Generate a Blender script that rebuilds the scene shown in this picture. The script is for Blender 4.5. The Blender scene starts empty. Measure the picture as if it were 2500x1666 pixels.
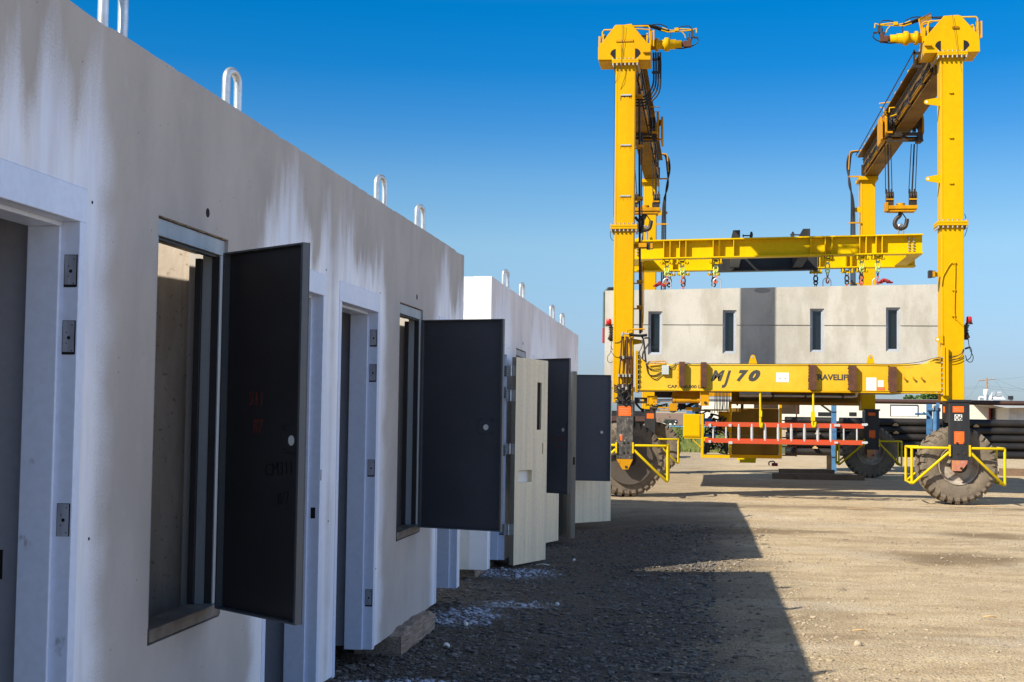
import bpy, bmesh, math, random
from mathutils import Vector, Matrix, noise
random.seed(7)
SC = bpy.context.scene
COL = SC.collection
PI = math.pi
R_ = math.radians

# ---------------------------------------------------------------- camera
F_PX, YAW, PITCH, ROLL, EYE = 3256.6, 0.144562, 0.051065, 0.013512, 1.68
_f = Vector((-math.sin(YAW)*math.cos(PITCH), math.cos(YAW)*math.cos(PITCH), math.sin(PITCH)))
_r0 = Vector((math.cos(YAW), math.sin(YAW), 0)); _u0 = _r0.cross(_f)
_r = _r0*math.cos(ROLL)+_u0*math.sin(ROLL); _u = _u0*math.cos(ROLL)-_r0*math.sin(ROLL)
cam = bpy.data.cameras.new('camera'); cam_o = bpy.data.objects.new('camera', cam); COL.objects.link(cam_o)
m3 = Matrix((_r, _u, -_f)).transposed()
cam_o.matrix_world = Matrix.Translation((0, 0, EYE)) @ m3.to_4x4()
cam.lens = 36*F_PX/2500; cam.sensor_width = 36; cam.clip_end = 6000; cam.clip_start = .05
SC.camera = cam_o

# ---------------------------------------------------------------- light
SUN_TO = Vector((.93, .935, -1.0)).normalized()      # the way the sunlight travels
elev = math.asin(-SUN_TO.z); azim = math.atan2(-SUN_TO.x, -SUN_TO.y)
world = bpy.data.worlds.new('World'); SC.world = world; world.use_nodes = True
wn, wl_ = world.node_tree.nodes, world.node_tree.links; wn.clear()
sky = wn.new('ShaderNodeTexSky'); sky.sky_type = 'NISHITA'; sky.sun_disc = False
sky.sun_elevation = elev; sky.sun_rotation = azim; sky.altitude = 300; sky.air_density = 1.0; sky.dust_density = 0.3; sky.ozone_density = 3.0
hsv = wn.new('ShaderNodeHueSaturation'); hsv.inputs['Saturation'].default_value = 1.12; hsv.inputs['Value'].default_value = 1.0
tc = wn.new('ShaderNodeTexCoord'); sep = wn.new('ShaderNodeSeparateXYZ'); ramp = wn.new('ShaderNodeValToRGB')
wl_.new(tc.outputs['Generated'], sep.inputs[0]); wl_.new(sep.outputs['Z'], ramp.inputs[0])
cr = ramp.color_ramp
cr.elements[0].position = 0.0; cr.elements[0].color = (.20, .26, .40, 1)
cr.elements[1].position = .75; cr.elements[1].color = (.80, .62, .50, 1)
for p_, c_ in ((.04, (.27, .315, .45)), (.124, (.43, .478, .495)), (.169, (.316, .453, .517)), (.206, (.157, .39, .53)), (.25, (.03, .35, .54)), (.294, (0, .355, .55)), (.36, (.30, .60, .72)), (.45, (.52, .56, .62))):
    e_ = cr.elements.new(p_); e_.color = (*c_, 1)
mul = wn.new('ShaderNodeMix'); mul.data_type = 'RGBA'; mul.blend_type = 'MULTIPLY'; mul.inputs[0].default_value = 1
bg = wn.new('ShaderNodeBackground'); bg.inputs['Strength'].default_value = .15; wo = wn.new('ShaderNodeOutputWorld')
wl_.new(sky.outputs[0], hsv.inputs['Color']); wl_.new(hsv.outputs[0], mul.inputs[6]); wl_.new(ramp.outputs[0], mul.inputs[7])
# added bright sky patch, unseen to the right, to fill the shaded walls
mr = wn.new('ShaderNodeMapRange'); mr.interpolation_type = 'SMOOTHSTEP'; wl_.new(sep.outputs['X'], mr.inputs[0]); mr.inputs[1].default_value = .45; mr.inputs[2].default_value = .95
mz = wn.new('ShaderNodeMapRange'); mz.interpolation_type = 'SMOOTHSTEP'; wl_.new(sep.outputs['Z'], mz.inputs[0]); mz.inputs[1].default_value = -.02; mz.inputs[2].default_value = .12
mm = wn.new('ShaderNodeMath'); mm.operation = 'MULTIPLY'; wl_.new(mr.outputs[0], mm.inputs[0]); wl_.new(mz.outputs[0], mm.inputs[1])
sky_fill = wn.new('ShaderNodeMix'); sky_fill.data_type = 'RGBA'; sky_fill.blend_type = 'ADD'; sky_fill.clamp_result = False; wl_.new(mm.outputs[0], sky_fill.inputs[0]); wl_.new(mul.outputs[2], sky_fill.inputs[6]); sky_fill.inputs[7].default_value = (2.85, 2.95, 3.6, 1)
wl_.new(sky_fill.outputs[2], bg.inputs[0]); wl_.new(bg.outputs[0], wo.inputs[0])
sun = bpy.data.lights.new('sun', 'SUN'); sun.energy = 5.0; sun.angle = R_(.5); sun.color = (1, .93, .80)
so = bpy.data.objects.new('sun', sun); COL.objects.link(so); so.rotation_euler = SUN_TO.to_track_quat('-Z', 'Y').to_euler()
SC.view_settings.view_transform = 'Standard'; SC.view_settings.look = 'None'; SC.view_settings.gamma = 1; SC.view_settings.exposure = 0.72
SC.cycles.max_bounces = 6; SC.cycles.use_denoising = True

# ---------------------------------------------------------------- helpers
def at(px, py, Y):
    """real point seen at a photo pixel (2500 px wide), on the plane y = Y"""
    d = _r*((px-1250)/F_PX) - _u*((py-833)/F_PX) + _f
    return Vector((0, 0, EYE)) + d*(Y/d.y)
def X(px, Y, py=1000): return at(px, py, Y).x
def Z(py, Y, px=1900): return at(px, py, Y).z

SPLIT = {'cable', 'cross_frame', 'hinge', 'painted_room_wall', 'partition_wall', 'end_wall', 'bolt', 'lifting_lug', 'cross_beam', 'black_cross_beam', 'rail_clip', 'sheave', 'hoist_rope', 'post', 'window', 'pipe_clamp', 'pipe_bracket', 'pipe_fitting', 'hose_clamp', 'stiffener', 'sling_pad', 'bearing_cap', 'hanger_stud', 'conduit_clip', 'band', 'stop_bracket', 'exhaust_hanger', 'end_fitting', 'ladder_hook', 'cast_socket', 'side_wall', 'clip', 'white_panel', 'insulator', 'overhead_wire', 'tension_rope', 'drum_flange', 'guard_rail', 'vision_slot_trim', 'hood', 'casing', 'end_flange', 'clamp_tube', 'handle_rail', 'hose_bracket', 'welded_bracket', 'brace', 'pivot_pin', 'battery_case', 'deck_channel', 'pictogram', 'splice_flange'}
class MB:
    def __init__(s): s.v = []; s.f = []; s.m = []; s.s = []; s.mi = 0; s.sm = False
    def add(s, vs, fs, sm=None):
        o = len(s.v); s.v += [Vector(p) for p in vs]
        for f in fs: s.f.append([i+o for i in f]); s.m.append(s.mi); s.s.append(s.sm if sm is None else sm)
        return s
    def box(s, x0, x1, y0, y1, z0, z1, M=None):
        vs = [Vector((x, y, z)) for z in (z0, z1) for y in (y0, y1) for x in (x0, x1)]
        if M: vs = [M @ v for v in vs]
        return s.add(vs, [(0,2,3,1), (4,5,7,6), (0,1,5,4), (2,6,7,3), (0,4,6,2), (1,3,7,5)], False)
    def prism(s, poly, a, b, axis='y'):
        n = len(poly)
        def P(p, t): return {'y': (p[0], t, p[1]), 'x': (t, p[0], p[1]), 'z': (p[0], p[1], t)}[axis]
        vs = [P(p, a) for p in poly]+[P(p, b) for p in poly]
        return s.add(vs, [list(range(n)), list(range(2*n-1, n-1, -1))]+[(i, (i+1) % n, n+(i+1) % n, n+i) for i in range(n)], False)
    def tube(s, pts, r, n=8, closed=False, smooth_pts=0, rs=None):
        pts = [Vector(p) for p in pts]
        if smooth_pts:
            q = []; L = len(pts)
            for i in range(L if closed else L-1):
                p0 = pts[(i-1) % L] if (closed or i) else pts[0]; p1 = pts[i]; p2 = pts[(i+1) % L]
                p3 = pts[(i+2) % L] if (closed or i+2 < L) else p2
                for k in range(smooth_pts):
                    t = k/smooth_pts
                    q.append(.5*((2*p1)+(p2-p0)*t+(2*p0-5*p1+4*p2-p3)*t*t+(3*p1-p0-3*p2+p3)*t**3))
            if not closed: q.append(pts[-1])
            pts = q
        N = len(pts); up = None; vs = []
        for i, p in enumerate(pts):
            if closed: t = pts[(i+1) % N]-pts[i-1]
            else: t = pts[min(i+1, N-1)]-pts[max(i-1, 0)]
            if t.length < 1e-9: t = Vector((0, 0, 1))
            t.normalize()
            if up is None:
                up = Vector((0, 0, 1)) if abs(t.z) < .9 else Vector((1, 0, 0))
            up = (up-t*up.dot(t))
            if up.length < 1e-6: up = t.orthogonal()
            up.normalize(); sd = t.cross(up); rr = rs[i] if rs else r
            for k in range(n):
                a = 2*PI*k/n+PI/n; vs.append(p+(up*math.cos(a)+sd*math.sin(a))*rr)
        fs = []
        for i in range(N if closed else N-1):
            j = (i+1) % N
            for k in range(n): fs.append((i*n+k, i*n+(k+1) % n, j*n+(k+1) % n, j*n+k))
        s.add(vs, fs, True)
        if not closed: s.add(vs[:n]+vs[-n:], [list(range(n-1, -1, -1)), list(range(n, 2*n))], False)
        return s
    def cyl(s, a, b, r, r2=None, n=20):
        a = Vector(a); b = Vector(b); t = (b-a).normalized(); u = t.orthogonal().normalized(); w = t.cross(u); r2 = r if r2 is None else r2
        vs = [a+(u*math.cos(2*PI*k/n)+w*math.sin(2*PI*k/n))*r for k in range(n)]+[b+(u*math.cos(2*PI*k/n)+w*math.sin(2*PI*k/n))*r2 for k in range(n)]
        s.add(vs, [(k, (k+1) % n, n+(k+1) % n, n+k) for k in range(n)], True)
        return s.add(vs, [list(range(n-1, -1, -1)), list(range(n, 2*n))], False)
    def lathe(s, prof, c, axis, n=32):
        c = Vector(c); t = Vector(axis).normalized(); u = t.orthogonal().normalized(); w = t.cross(u); vs = []
        for (r, h) in prof:
            for k in range(n):
                a = 2*PI*k/n; vs.append(c+t*h+(u*math.cos(a)+w*math.sin(a))*r)
        m = len(prof)
        return s.add(vs, [(i*n+k, i*n+(k+1) % n, (i+1)*n+(k+1) % n, (i+1)*n+k) for i in range(m-1) for k in range(n)], True)
    def bolt(s, p, d, r=.018, h=.015): return s.cyl(p, Vector(p)+Vector(d)*h, r, n=6)
    def build(s, name, mats, parent=None, bevel=0, local=False, label=None):
        if name in SPLIT:
            parts = s.components()
            if len(parts) > 1:
                first = None
                for p in parts:
                    o = p.build1(name, mats, parent, bevel, local, label); first = first or o
                return first
        return s.build1(name, mats, parent, bevel, local, label)
    def components(s):
        n = len(s.v); par = list(range(n))
        def fd(a):
            while par[a] != a: par[a] = par[par[a]]; a = par[a]
            return a
        for f in s.f:
            r = fd(f[0])
            for i in f[1:]: par[fd(i)] = r
        boxes = {}
        for i, v in enumerate(s.v):
            r = fd(i)
            if r not in boxes: boxes[r] = [v.copy(), v.copy()]
            else:
                a, b = boxes[r]
                for k in range(3): a[k] = min(a[k], v[k]); b[k] = max(b[k], v[k])
        keys = list(boxes); g = {k: k for k in keys}
        def gf(a):
            while g[a] != a: a = g[a]
            return a
        for i, k in enumerate(keys):
            for l in keys[i+1:]:
                A, B = boxes[k], boxes[l]
                if all(A[0][q]-.004 <= B[1][q] and B[0][q]-.004 <= A[1][q] for q in range(3)): g[gf(k)] = gf(l)
        out = {}
        for f, m, sm in zip(s.f, s.m, s.s):
            r = gf(fd(f[0]))
            if r not in out: out[r] = (MB(), {})
            q, mp = out[r]
            for i in f:
                if i not in mp: mp[i] = len(q.v); q.v.append(s.v[i])
            q.f.append([mp[i] for i in f]); q.m.append(m); q.s.append(sm)
        return [q for q, _ in out.values()]
    def build1(s, name, mats, parent=None, bevel=0, local=False, label=None):
        me = bpy.data.meshes.new(name)
        off = Vector((0, 0, 0))
        if parent is not None and not local:
            q = parent
            while q is not None: off += q.location; q = q.parent
        me.from_pydata([v-off for v in s.v], [], s.f)
        mats = mats if isinstance(mats, (list, tuple)) else [mats]
        for m in mats: me.materials.append(m)
        me.polygons.foreach_set('material_index', s.m); me.polygons.foreach_set('use_smooth', s.s)
        bm = bmesh.new(); bm.from_mesh(me); bmesh.ops.recalc_face_normals(bm, faces=bm.faces); bm.to_mesh(me); bm.free()
        o = bpy.data.objects.new(name, me); COL.objects.link(o)
        if parent is not None: o.parent = parent
        if bevel:
            b = o.modifiers.new('bevel', 'BEVEL'); b.width = bevel; b.segments = 2; b.limit_method = 'ANGLE'; b.angle_limit = R_(50)
        if label: o['label'] = label
        return o

def tag(o, label, cat=None, group=None, kind=None):
    o['label'] = label
    if cat: o['category'] = cat
    if group: o['group'] = group
    if kind: o['kind'] = kind
    return o
def thing(name, label, cat, loc=(0, 0, 0), group=None):
    o = bpy.data.objects.new(name, None); COL.objects.link(o); o.location = loc
    return tag(o, label, cat, group)
def structure(o, label):
    o['kind'] = 'structure'; o['label'] = label; return o

# ---- materials
class NT:
    def __init__(s, name):
        s.m = bpy.data.materials.new(name); s.m.use_nodes = True; s.n = s.m.node_tree.nodes; s.l = s.m.node_tree.links
        s.b = s.n['Principled BSDF']
    def node(s, t, **k):
        x = s.n.new(t)
        for a, b in k.items(): setattr(x, a, b)
        return x
    def link(s, a, b): s.l.new(a, b)
    def setv(s, sock, v):
        if hasattr(v, 'is_output') or isinstance(v, bpy.types.NodeSocket): s.l.new(v, sock)
        else: sock.default_value = v
    def math(s, op, a, b=0.0, c=0.0, clamp=False):
        x = s.n.new('ShaderNodeMath'); x.operation = op; x.use_clamp = clamp
        s.setv(x.inputs[0], a); s.setv(x.inputs[1], b)
        if op in ('MULTIPLY_ADD',): s.setv(x.inputs[2], c)
        return x.outputs[0]
    def coords(s): return s.node('ShaderNodeTexCoord').outputs['Object']
    def geo(s): return s.node('ShaderNodeNewGeometry').outputs['Position']
    def mapped(s, co, sc=(1, 1, 1), loc=(0, 0, 0)):
        x = s.node('ShaderNodeMapping'); x.inputs['Scale'].default_value = sc; x.inputs['Location'].default_value = loc; s.link(co, x.inputs[0]); return x.outputs[0]
    def noise(s, co, scale, detail=4, rough=.55, out='Fac'):
        x = s.node('ShaderNodeTexNoise'); x.inputs['Scale'].default_value = scale; x.inputs['Detail'].default_value = detail; x.inputs['Roughness'].default_value = rough
        s.link(co, x.inputs['Vector']); return x.outputs[out]
    def ss(s, v, a, b, lo=0., hi=1.):
        x = s.node('ShaderNodeMapRange', interpolation_type='SMOOTHSTEP'); s.setv(x.inputs[0], v)
        x.inputs[1].default_value = a; x.inputs[2].default_value = b; x.inputs[3].default_value = lo; x.inputs[4].default_value = hi; return x.outputs[0]
    def mix(s, f, a, b, bt='MIX'):
        x = s.node('ShaderNodeMix', data_type='RGBA', blend_type=bt); s.setv(x.inputs[0], f)
        for q, v in ((6, a), (7, b)):
            if isinstance(v, tuple): v = (*v[:3], 1)
            s.setv(x.inputs[q], v)
        return x.outputs[2]
    def bump(s, h, strength=.3, dist=.01, prev=None):
        x = s.node('ShaderNodeBump'); x.inputs['Strength'].default_value = strength; x.inputs['Distance'].default_value = dist; s.setv(x.inputs['Height'], h)
        if prev: s.link(prev, x.inputs['Normal'])
        return x.outputs[0]
    def out(s, col, rough=.6, metal=0., nrm=None, spec=.5):
        s.setv(s.b.inputs['Base Color'], (*col[:3], 1) if isinstance(col, tuple) else col); s.setv(s.b.inputs['Roughness'], rough); s.b.inputs['Metallic'].default_value = metal
        s.b.inputs['Specular IOR Level'].default_value = spec
        if nrm: s.link(nrm, s.b.inputs['Normal'])
        return s.m

def mat(name, col, rough=.6, metal=0., col2=None, scale=3., amt=.5, streak=False, bump=.15, bscale=60., bdist=.004, spec=.4, spots=None, spot_t=.66, spot_scale=9.):
    t = NT(name); co = t.coords()
    c2 = col2 or tuple(c*.72 for c in col)
    m = t.mapped(co, (1, 1, .18) if streak else (1, 1, 1))
    n = t.noise(m, scale, 5, .6); f = t.ss(n, .35, .72, 0, amt)
    c = t.mix(f, col, c2)
    fine = t.noise(co, scale*14, 3); c = t.mix(t.ss(fine, .35, .7, 0, .16), c, tuple(x*.6 for x in col))
    if spots:
        sn = t.noise(t.mapped(co, (1, 1, .6)), spot_scale, 6, .7); c = t.mix(t.ss(sn, spot_t, spot_t+.05), c, spots)
    nrm = t.bump(t.noise(co, bscale, 3), bump, bdist) if bump else None
    r = t.math('ADD', rough-.06, t.math('MULTIPLY', n, .14))
    return t.out(c, r, metal, nrm, spec)

YEL = (.62, .358, .001)
M = {}
M['yellow'] = mat('crane_yellow_paint', YEL, .42, col2=(.52, .245, .002), scale=.7, amt=.75, streak=True, bump=.05, bscale=25, spec=.1, spots=(.17, .055, .012), spot_t=.735, spot_scale=5.)
M['yellow_worn'] = mat('worn_yellow_paint', (.55, .26, .002), .5, spec=.15, col2=(.34, .14, .006), scale=3, amt=.7, streak=True, bump=.1, spots=(.09, .035, .012), spot_t=.62, spot_scale=10.)
M['yellow_sill'] = mat('faded_yellow_paint', (.66, .42, .035), .45, spec=.15, col2=(.60, .31, .002), scale=.9, amt=.8, bump=.05, spots=(.22, .07, .015), spot_t=.72, spot_scale=7.)
M['yellow_new'] = mat('new_yellow_paint', (.66, .43, .0), .42, spec=.1, col2=(.60, .37, .0), scale=1.2, amt=.4, bump=.03)
M['yellow_guard'] = mat('guard_yellow_paint', (.66, .47, .004), .38, spec=.15, scale=3, amt=.3, bump=.03, spots=(.2, .1, .02), spot_t=.74)
M['black_paint'] = mat('black_painted_steel', (.018, .018, .02), .45, col2=(.035, .034, .034), scale=4, amt=.8, streak=True, spots=(.25, .23, .2), spot_t=.72, spot_scale=14)
M['scraped_black'] = mat('scraped_black_steel', (.03, .028, .026), .55, col2=(.12, .105, .09), scale=9, amt=.9, spots=(.36, .34, .28), spot_t=.6, spot_scale=16)
M['grease'] = mat('greasy_dark_steel', (.022, .016, .012), .5, col2=(.06, .035, .015), scale=5, amt=.8)
M['rust'] = mat('rusty_steel', (.065, .026, .016), .8, col2=(.13, .045, .02), scale=6, amt=.8, bump=.4, bscale=90)
M['rubber'] = mat('black_hose_rubber', (.014, .014, .015), .5, scale=4, bump=.1)
M['rope'] = mat('steel_wire_rope', (.05, .05, .055), .45, metal=.5, scale=20, bump=.4, bscale=200)
M['steel'] = mat('bare_steel', (.46, .46, .46), .35, metal=.8, scale=8, amt=.5)
M['chrome'] = mat('chrome_rod', (.62, .63, .66), .12, metal=1., scale=8, amt=.1, bump=0)
M['galv'] = mat('galvanized_steel', (.62, .64, .64), .38, metal=.75, col2=(.42, .44, .45), scale=14, amt=.8, bump=.2, bscale=40)
M['galv_dull'] = mat('dull_galvanized_steel', (.40, .44, .47), .5, metal=.35, col2=(.25, .27, .29), scale=5, amt=.7, streak=True, spots=(.10, .09, .08), spot_t=.68)
M['sill_steel'] = mat('stained_steel_sill', (.22, .20, .18), .55, metal=.3, col2=(.10, .085, .07), scale=8, amt=.9, spots=(.5, .52, .55), spot_t=.68)
M['rail_brown'] = mat('dark_brown_yellow_rail', (.19, .095, .008), .55, col2=(.10, .045, .006), scale=1.2, amt=.9, streak=False, spec=.15, bump=.1)  # rail yellow set much darker and browner than the legs
M['housing'] = mat('dark_brown_yellow_panel', (.20, .115, .012), .55, col2=(.11, .055, .008), scale=1.4, amt=.9, streak=True, spec=.15, spots=(.03, .018, .01), spot_t=.66, spot_scale=5)  # darker brown than the other yellow panels, with dark spots
M['lug'] = mat('zinc_bolt', (.42, .40, .35), .45, metal=.5, scale=20, bump=0)
M['white_paint'] = mat('sprayed_white_frame_paint', (.72, .80, .97), .36, col2=(.60, .68, .86), scale=2.2, amt=.6, streak=True, bump=.04, spots=(.24, .25, .28), spot_t=.70, spot_scale=1.6, spec=.5)
M['prime'] = mat('speckled_grey_primer', (.38, .40, .46), .45, col2=(.20, .21, .25), scale=22, amt=.9, streak=True, bump=.05)
M['dark_hole'] = mat('dark_hole', (.006, .006, .007), .8, bump=0)
M['room_grey'] = mat('grey_room_wall', (.34, .35, .40), .8, scale=2, amt=.4)
M['shutter'] = mat('charcoal_steel_panel', (.032, .030, .032), .42, col2=(.042, .041, .044), scale=2.5, amt=.8, bump=.05, bscale=300, spots=(.085, .09, .10), spot_t=.735, spot_scale=16., spec=.35)
M['shutter_lip'] = mat('charcoal_panel_edge', (.085, .10, .115), .4, col2=(.12, .11, .10), scale=3, amt=.7, spec=.5)
M['shutter_grey'] = mat('slate_grey_steel_panel', (.115, .115, .125), .5, col2=(.10, .10, .11), scale=2, amt=.5, bump=.04)
M['shutter_blue'] = mat('blue_grey_steel_panel', (.056, .058, .068), .42, col2=(.070, .072, .082), scale=1.6, amt=.7, bump=.04)
M['shutter_far'] = mat('slate_blue_steel_panel', (.085, .088, .105), .42, col2=(.10, .105, .12), scale=1.6, bump=.04)
M['door_edge'] = mat('primed_door_edge', (.30, .265, .20), .5, col2=(.24, .21, .16), scale=2, bump=.05)
M['red_mark'] = mat('red_crayon', (.20, .03, .018), .8, scale=40, amt=.9, bump=0)
M['red_mark_bright'] = mat('red_crayon_on_grey', (.33, .05, .03), .8, scale=40, amt=.9, bump=0)
M['black_mark'] = mat('black_marker', (.004, .004, .005), .3, bump=0)
M['letters'] = mat('charcoal_lettering', (.045, .042, .038), .6, col2=(.08, .065, .04), scale=6, bump=0)
M['decal_white'] = mat('white_decal', (.78, .77, .72), .5, col2=(.70, .67, .6), scale=5, bump=0)
M['decal_grey'] = mat('grey_decal_print', (.30, .30, .29), .6, bump=0)
M['decal_orange'] = mat('orange_warning_decal', (.80, .13, .008), .5, col2=(.68, .10, .008), scale=4, bump=0)
M['orange_rail'] = mat('orange_fibreglass_rail', (.50, .060, .014), .5, col2=(.38, .06, .02), scale=9, amt=.6, bump=.05)
M['alu'] = mat('aluminium', (.66, .66, .64), .35, metal=.45, scale=9, amt=.5)
M['red_lens'] = mat('red_beacon_lens', (.55, .008, .012), .12, scale=4, amt=.3, bump=0, spec=.8)
M['red_sling'] = mat('red_lifting_strap', (.30, .02, .02), .7, scale=8, bump=.3)
M['blue_steel'] = mat('blue_rack_paint', (.07, .19, .36), .5, col2=(.03, .10, .22), scale=5, amt=.7, spots=(.09, .04, .03), spot_t=.64, spot_scale=12)
M['brown_pipe'] = mat('brown_steel_pipe', (.055, .026, .020), .6, col2=(.085, .04, .025), scale=2, amt=.7)
M['black_pipe'] = mat('black_steel_pipe', (.014, .014, .015), .42, col2=(.04, .032, .026), scale=1.5, amt=.7, spots=(.10, .085, .07), spot_t=.70, spot_scale=8)
M['fresh_wood'] = mat('pale_wood_block', (.55, .36, .17), .8, scale=10)
M['dark_glass'] = mat('dark_window_glass', (.008, .011, .013), .06, bump=0, spec=.7)
M['glass_frame'] = mat('grey_metal_window_frame', (.40, .43, .48), .5, scale=3, bump=0)
M['blue_motor'] = mat('blue_pump_paint', (.02, .17, .50), .4, scale=5)
M['junction'] = mat('grey_enclosure', (.45, .48, .46), .45, scale=3, bump=.03)
M['white_pvc'] = mat('white_vent_metal', (.62, .64, .66), .4, scale=3, bump=0)
M['green_pin'] = mat('green_shackle_pin', (.02, .22, .10), .4, bump=0)
M['lime_link'] = mat('lime_master_link', (.50, .62, .16), .45, scale=8, bump=0)
M['orange_hook'] = mat('orange_sling_hook', (.50, .11, .06), .5, scale=8, bump=0)
M['chain'] = mat('dark_chain_steel', (.03, .03, .032), .4, metal=.5, bump=0)

def timber_mat(name, c1, c2):
    t = NT(name); co = t.coords(); g = t.noise(t.mapped(co, (22, 1.2, 22)), 3, 6, .7)
    n = t.noise(co, 5, 4); c = t.mix(t.ss(g, .3, .7), c1, c2); c = t.mix(t.ss(n, .5, .8, 0, .5), c, tuple(x*.4 for x in c1))
    return t.out(c, .9, 0, t.bump(g, .7, .02), .2)
M['timber'] = timber_mat('weathered_timber', (.20, .15, .11), (.42, .33, .26))
M['timber_x'] = timber_mat('old_brown_timber', (.14, .085, .055), (.26, .18, .12))

def beige_door_mat():
    t = NT('primed_beige_door'); co = t.coords()
    n = t.noise(t.mapped(co, (9, 9, .35)), 1.1, 3, .5); n2 = t.noise(t.mapped(co, (6, 6, .9)), 2.0, 5, .65)
    c = t.mix(t.ss(n, .42, .66), (.86, .72, .48), (.72, .62, .44)); c = t.mix(t.ss(n2, .58, .78, 0, .75), c, (.42, .41, .36))
    c = t.mix(t.ss(t.noise(co, 40, 3), .45, .7, 0, .15), c, (.2, .19, .16))
    return t.out(c, .48, 0, t.bump(n2, .05, .002), .4)
M['beige_door'] = beige_door_mat()

# module wall: grey trowelled concrete with white overspray fanning out round the door openings
DOORS = [(.15, 1.03), (3.09, 3.97), (4.35, 5.23), (7.29, 8.17)]
WINS = [(1.69, 2.46), (5.86, 6.63)]
def cell_wall_mat(name, base, more=0.0):
    t = NT(name); co = t.coords(); s = t.node('ShaderNodeSeparateXYZ'); t.link(co, s.inputs[0]); Yc, Zc = s.outputs['Y'], s.outputs['Z']
    streak = t.noise(t.mapped(co, (1, 2.1, .50)), 1.35, 5, .54); low = t.noise(co, 1.3, 2, .5); edge = t.noise(t.mapped(co, (1, 1.2, 2.2), (3, 1, 7)), 1.6, 3, .5)
    speck = t.noise(co, 110, 2, .6)
    dz = t.math('MAXIMUM', t.math('SUBTRACT', Zc, 2.17), 0)
    zr = t.math('DIVIDE', dz, t.math('MAXIMUM', t.math('MULTIPLY_ADD', streak, 1.75+more, -.50), .10))
    tot = None
    for (a, b) in DOORS:
        dy = t.math('MAXIMUM', t.math('SUBTRACT', t.math('ABSOLUTE', t.math('SUBTRACT', Yc, (a+b)/2)), (b-a)/2), 0)
        yr = t.math('DIVIDE', dy, t.math('MULTIPLY_ADD', edge, .22, .10+more*.25))
        d = t.math('SQRT', t.math('ADD', t.math('POWER', yr, 2.0), t.math('POWER', zr, 2.0)))
        mk = t.ss(d, .40, 1.50, 1, 0)
        tot = mk if tot is None else t.math('MAXIMUM', tot, mk)
    tot = t.math('ADD', tot, t.math('MULTIPLY', t.math('SUBTRACT', speck, .5), t.math('MULTIPLY', t.math('MULTIPLY', tot, t.math('SUBTRACT', 1.0, tot)), 3.2)), clamp=True)
    inner = t.noise(t.mapped(co, (1, 7, .8), (2, 0, 3)), 1.6, 5, .6); tot = t.math('MULTIPLY', tot, t.ss(inner, .36, .60, .74, 1.0))
    patch = t.noise(t.mapped(co, (1, 1, .5)), 2.2, 6, .6)
    c = t.mix(t.ss(patch, .35, .7), base, tuple(x*.84 for x in base))
    c = t.mix(t.ss(t.noise(co, 6, 7, .72), .56, .75, 0, .32), c, tuple(x*1.22 for x in base))
    drip = t.noise(t.mapped(co, (1, 16, 1.0)), 2.2, 4, .55)
    c = t.mix(t.ss(drip, .60, .74, 0, .14), c, tuple(x*.66 for x in base))
    pits = t.node('ShaderNodeTexVoronoi'); pits.inputs['Scale'].default_value = 13; t.link(co, pits.inputs['Vector'])
    pits2 = t.node('ShaderNodeTexVoronoi'); pits2.inputs['Scale'].default_value = 34; t.link(co, pits2.inputs['Vector'])
    c = t.mix(t.ss(pits2.outputs['Distance'], .05, .11, .5, 0), c, tuple(x*.45 for x in base))
    c = t.mix(t.ss(pits.outputs['Distance'], .03, .065, .85, 0), c, tuple(x*.3 for x in base))
    wcol = t.mix(t.ss(streak, .35, .65), (.93, .95, 1.0), (.80, .85, .97))
    c = t.mix(t.math('MULTIPLY', tot, .95), c, wcol)
    nb = t.math('ADD', t.noise(co, 5, 5, .6), t.math('MULTIPLY', t.noise(co, 45, 4, .6), .30))
    r = t.math('SUBTRACT', .82, t.math('MULTIPLY', tot, .38))
    return t.out(c, r, 0, t.bump(nb, .35, .012), .4)
M['cell_wall'] = cell_wall_mat('overspray_concrete', (.47, .435, .405))
M['cell_wall_pale'] = cell_wall_mat('overspray_pale_concrete', (.78, .735, .71), .35)
def concrete_mat(name, base, stain=(.25, .24, .2), st=.6, sc=1.4):
    t = NT(name); co = t.coords(); p = t.noise(t.mapped(co, (1, 1, .6)), sc, 7, .62); c = t.mix(t.ss(p, .38, .66), base, tuple(x*.80 for x in base))
    q = t.noise(t.mapped(co, (1, 1, .25), (5, 2, 1)), sc*2.2, 5, .6); c = t.mix(t.ss(q, .55, .75, 0, .5), c, tuple(min(1, x*1.14) for x in base))
    q2 = t.noise(t.mapped(co, (1.4, 1.4, .5), (9, 4, 6)), sc*1.1, 7, .7); c = t.mix(t.ss(q2, st, st+.14, 0, .55), c, stain)
    c = t.mix(t.ss(t.noise(co, 26, 3), .58, .72, 0, .22), c, tuple(x*.5 for x in base))
    v = t.node('ShaderNodeTexVoronoi'); v.inputs['Scale'].default_value = 20; t.link(co, v.inputs['Vector'])
    c = t.mix(t.ss(v.outputs['Distance'], .03, .08, .6, 0), c, tuple(x*.35 for x in base))
    return t.out(c, .85, 0, t.bump(t.noise(co, 30, 5), .4, .006), .3)
M['concrete_in'] = concrete_mat('inner_concrete', (.55, .48, .38))
def chase_mat():
    t = NT('stained_chase_concrete'); co = t.coords(); n = t.noise(t.mapped(co, (4, 4, .9)), 1.3, 6, .65); c = t.mix(t.ss(n, .34, .68), (.52, .455, .38), (.36, .30, .245)); n2 = t.noise(t.mapped(co, (30, 30, 1.2)), 1.2, 4, .6)
    c = t.mix(t.ss(n2, .62, .74, 0, .45), c, (.14, .105, .08)); c = t.mix(t.ss(t.noise(co, 40, 3), .62, .72, 0, .6), c, (.12, .09, .07)); return t.out(c, .85, 0, t.bump(t.noise(co, 30, 4), .4, .005), .3)
M['chase'] = chase_mat()
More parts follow.
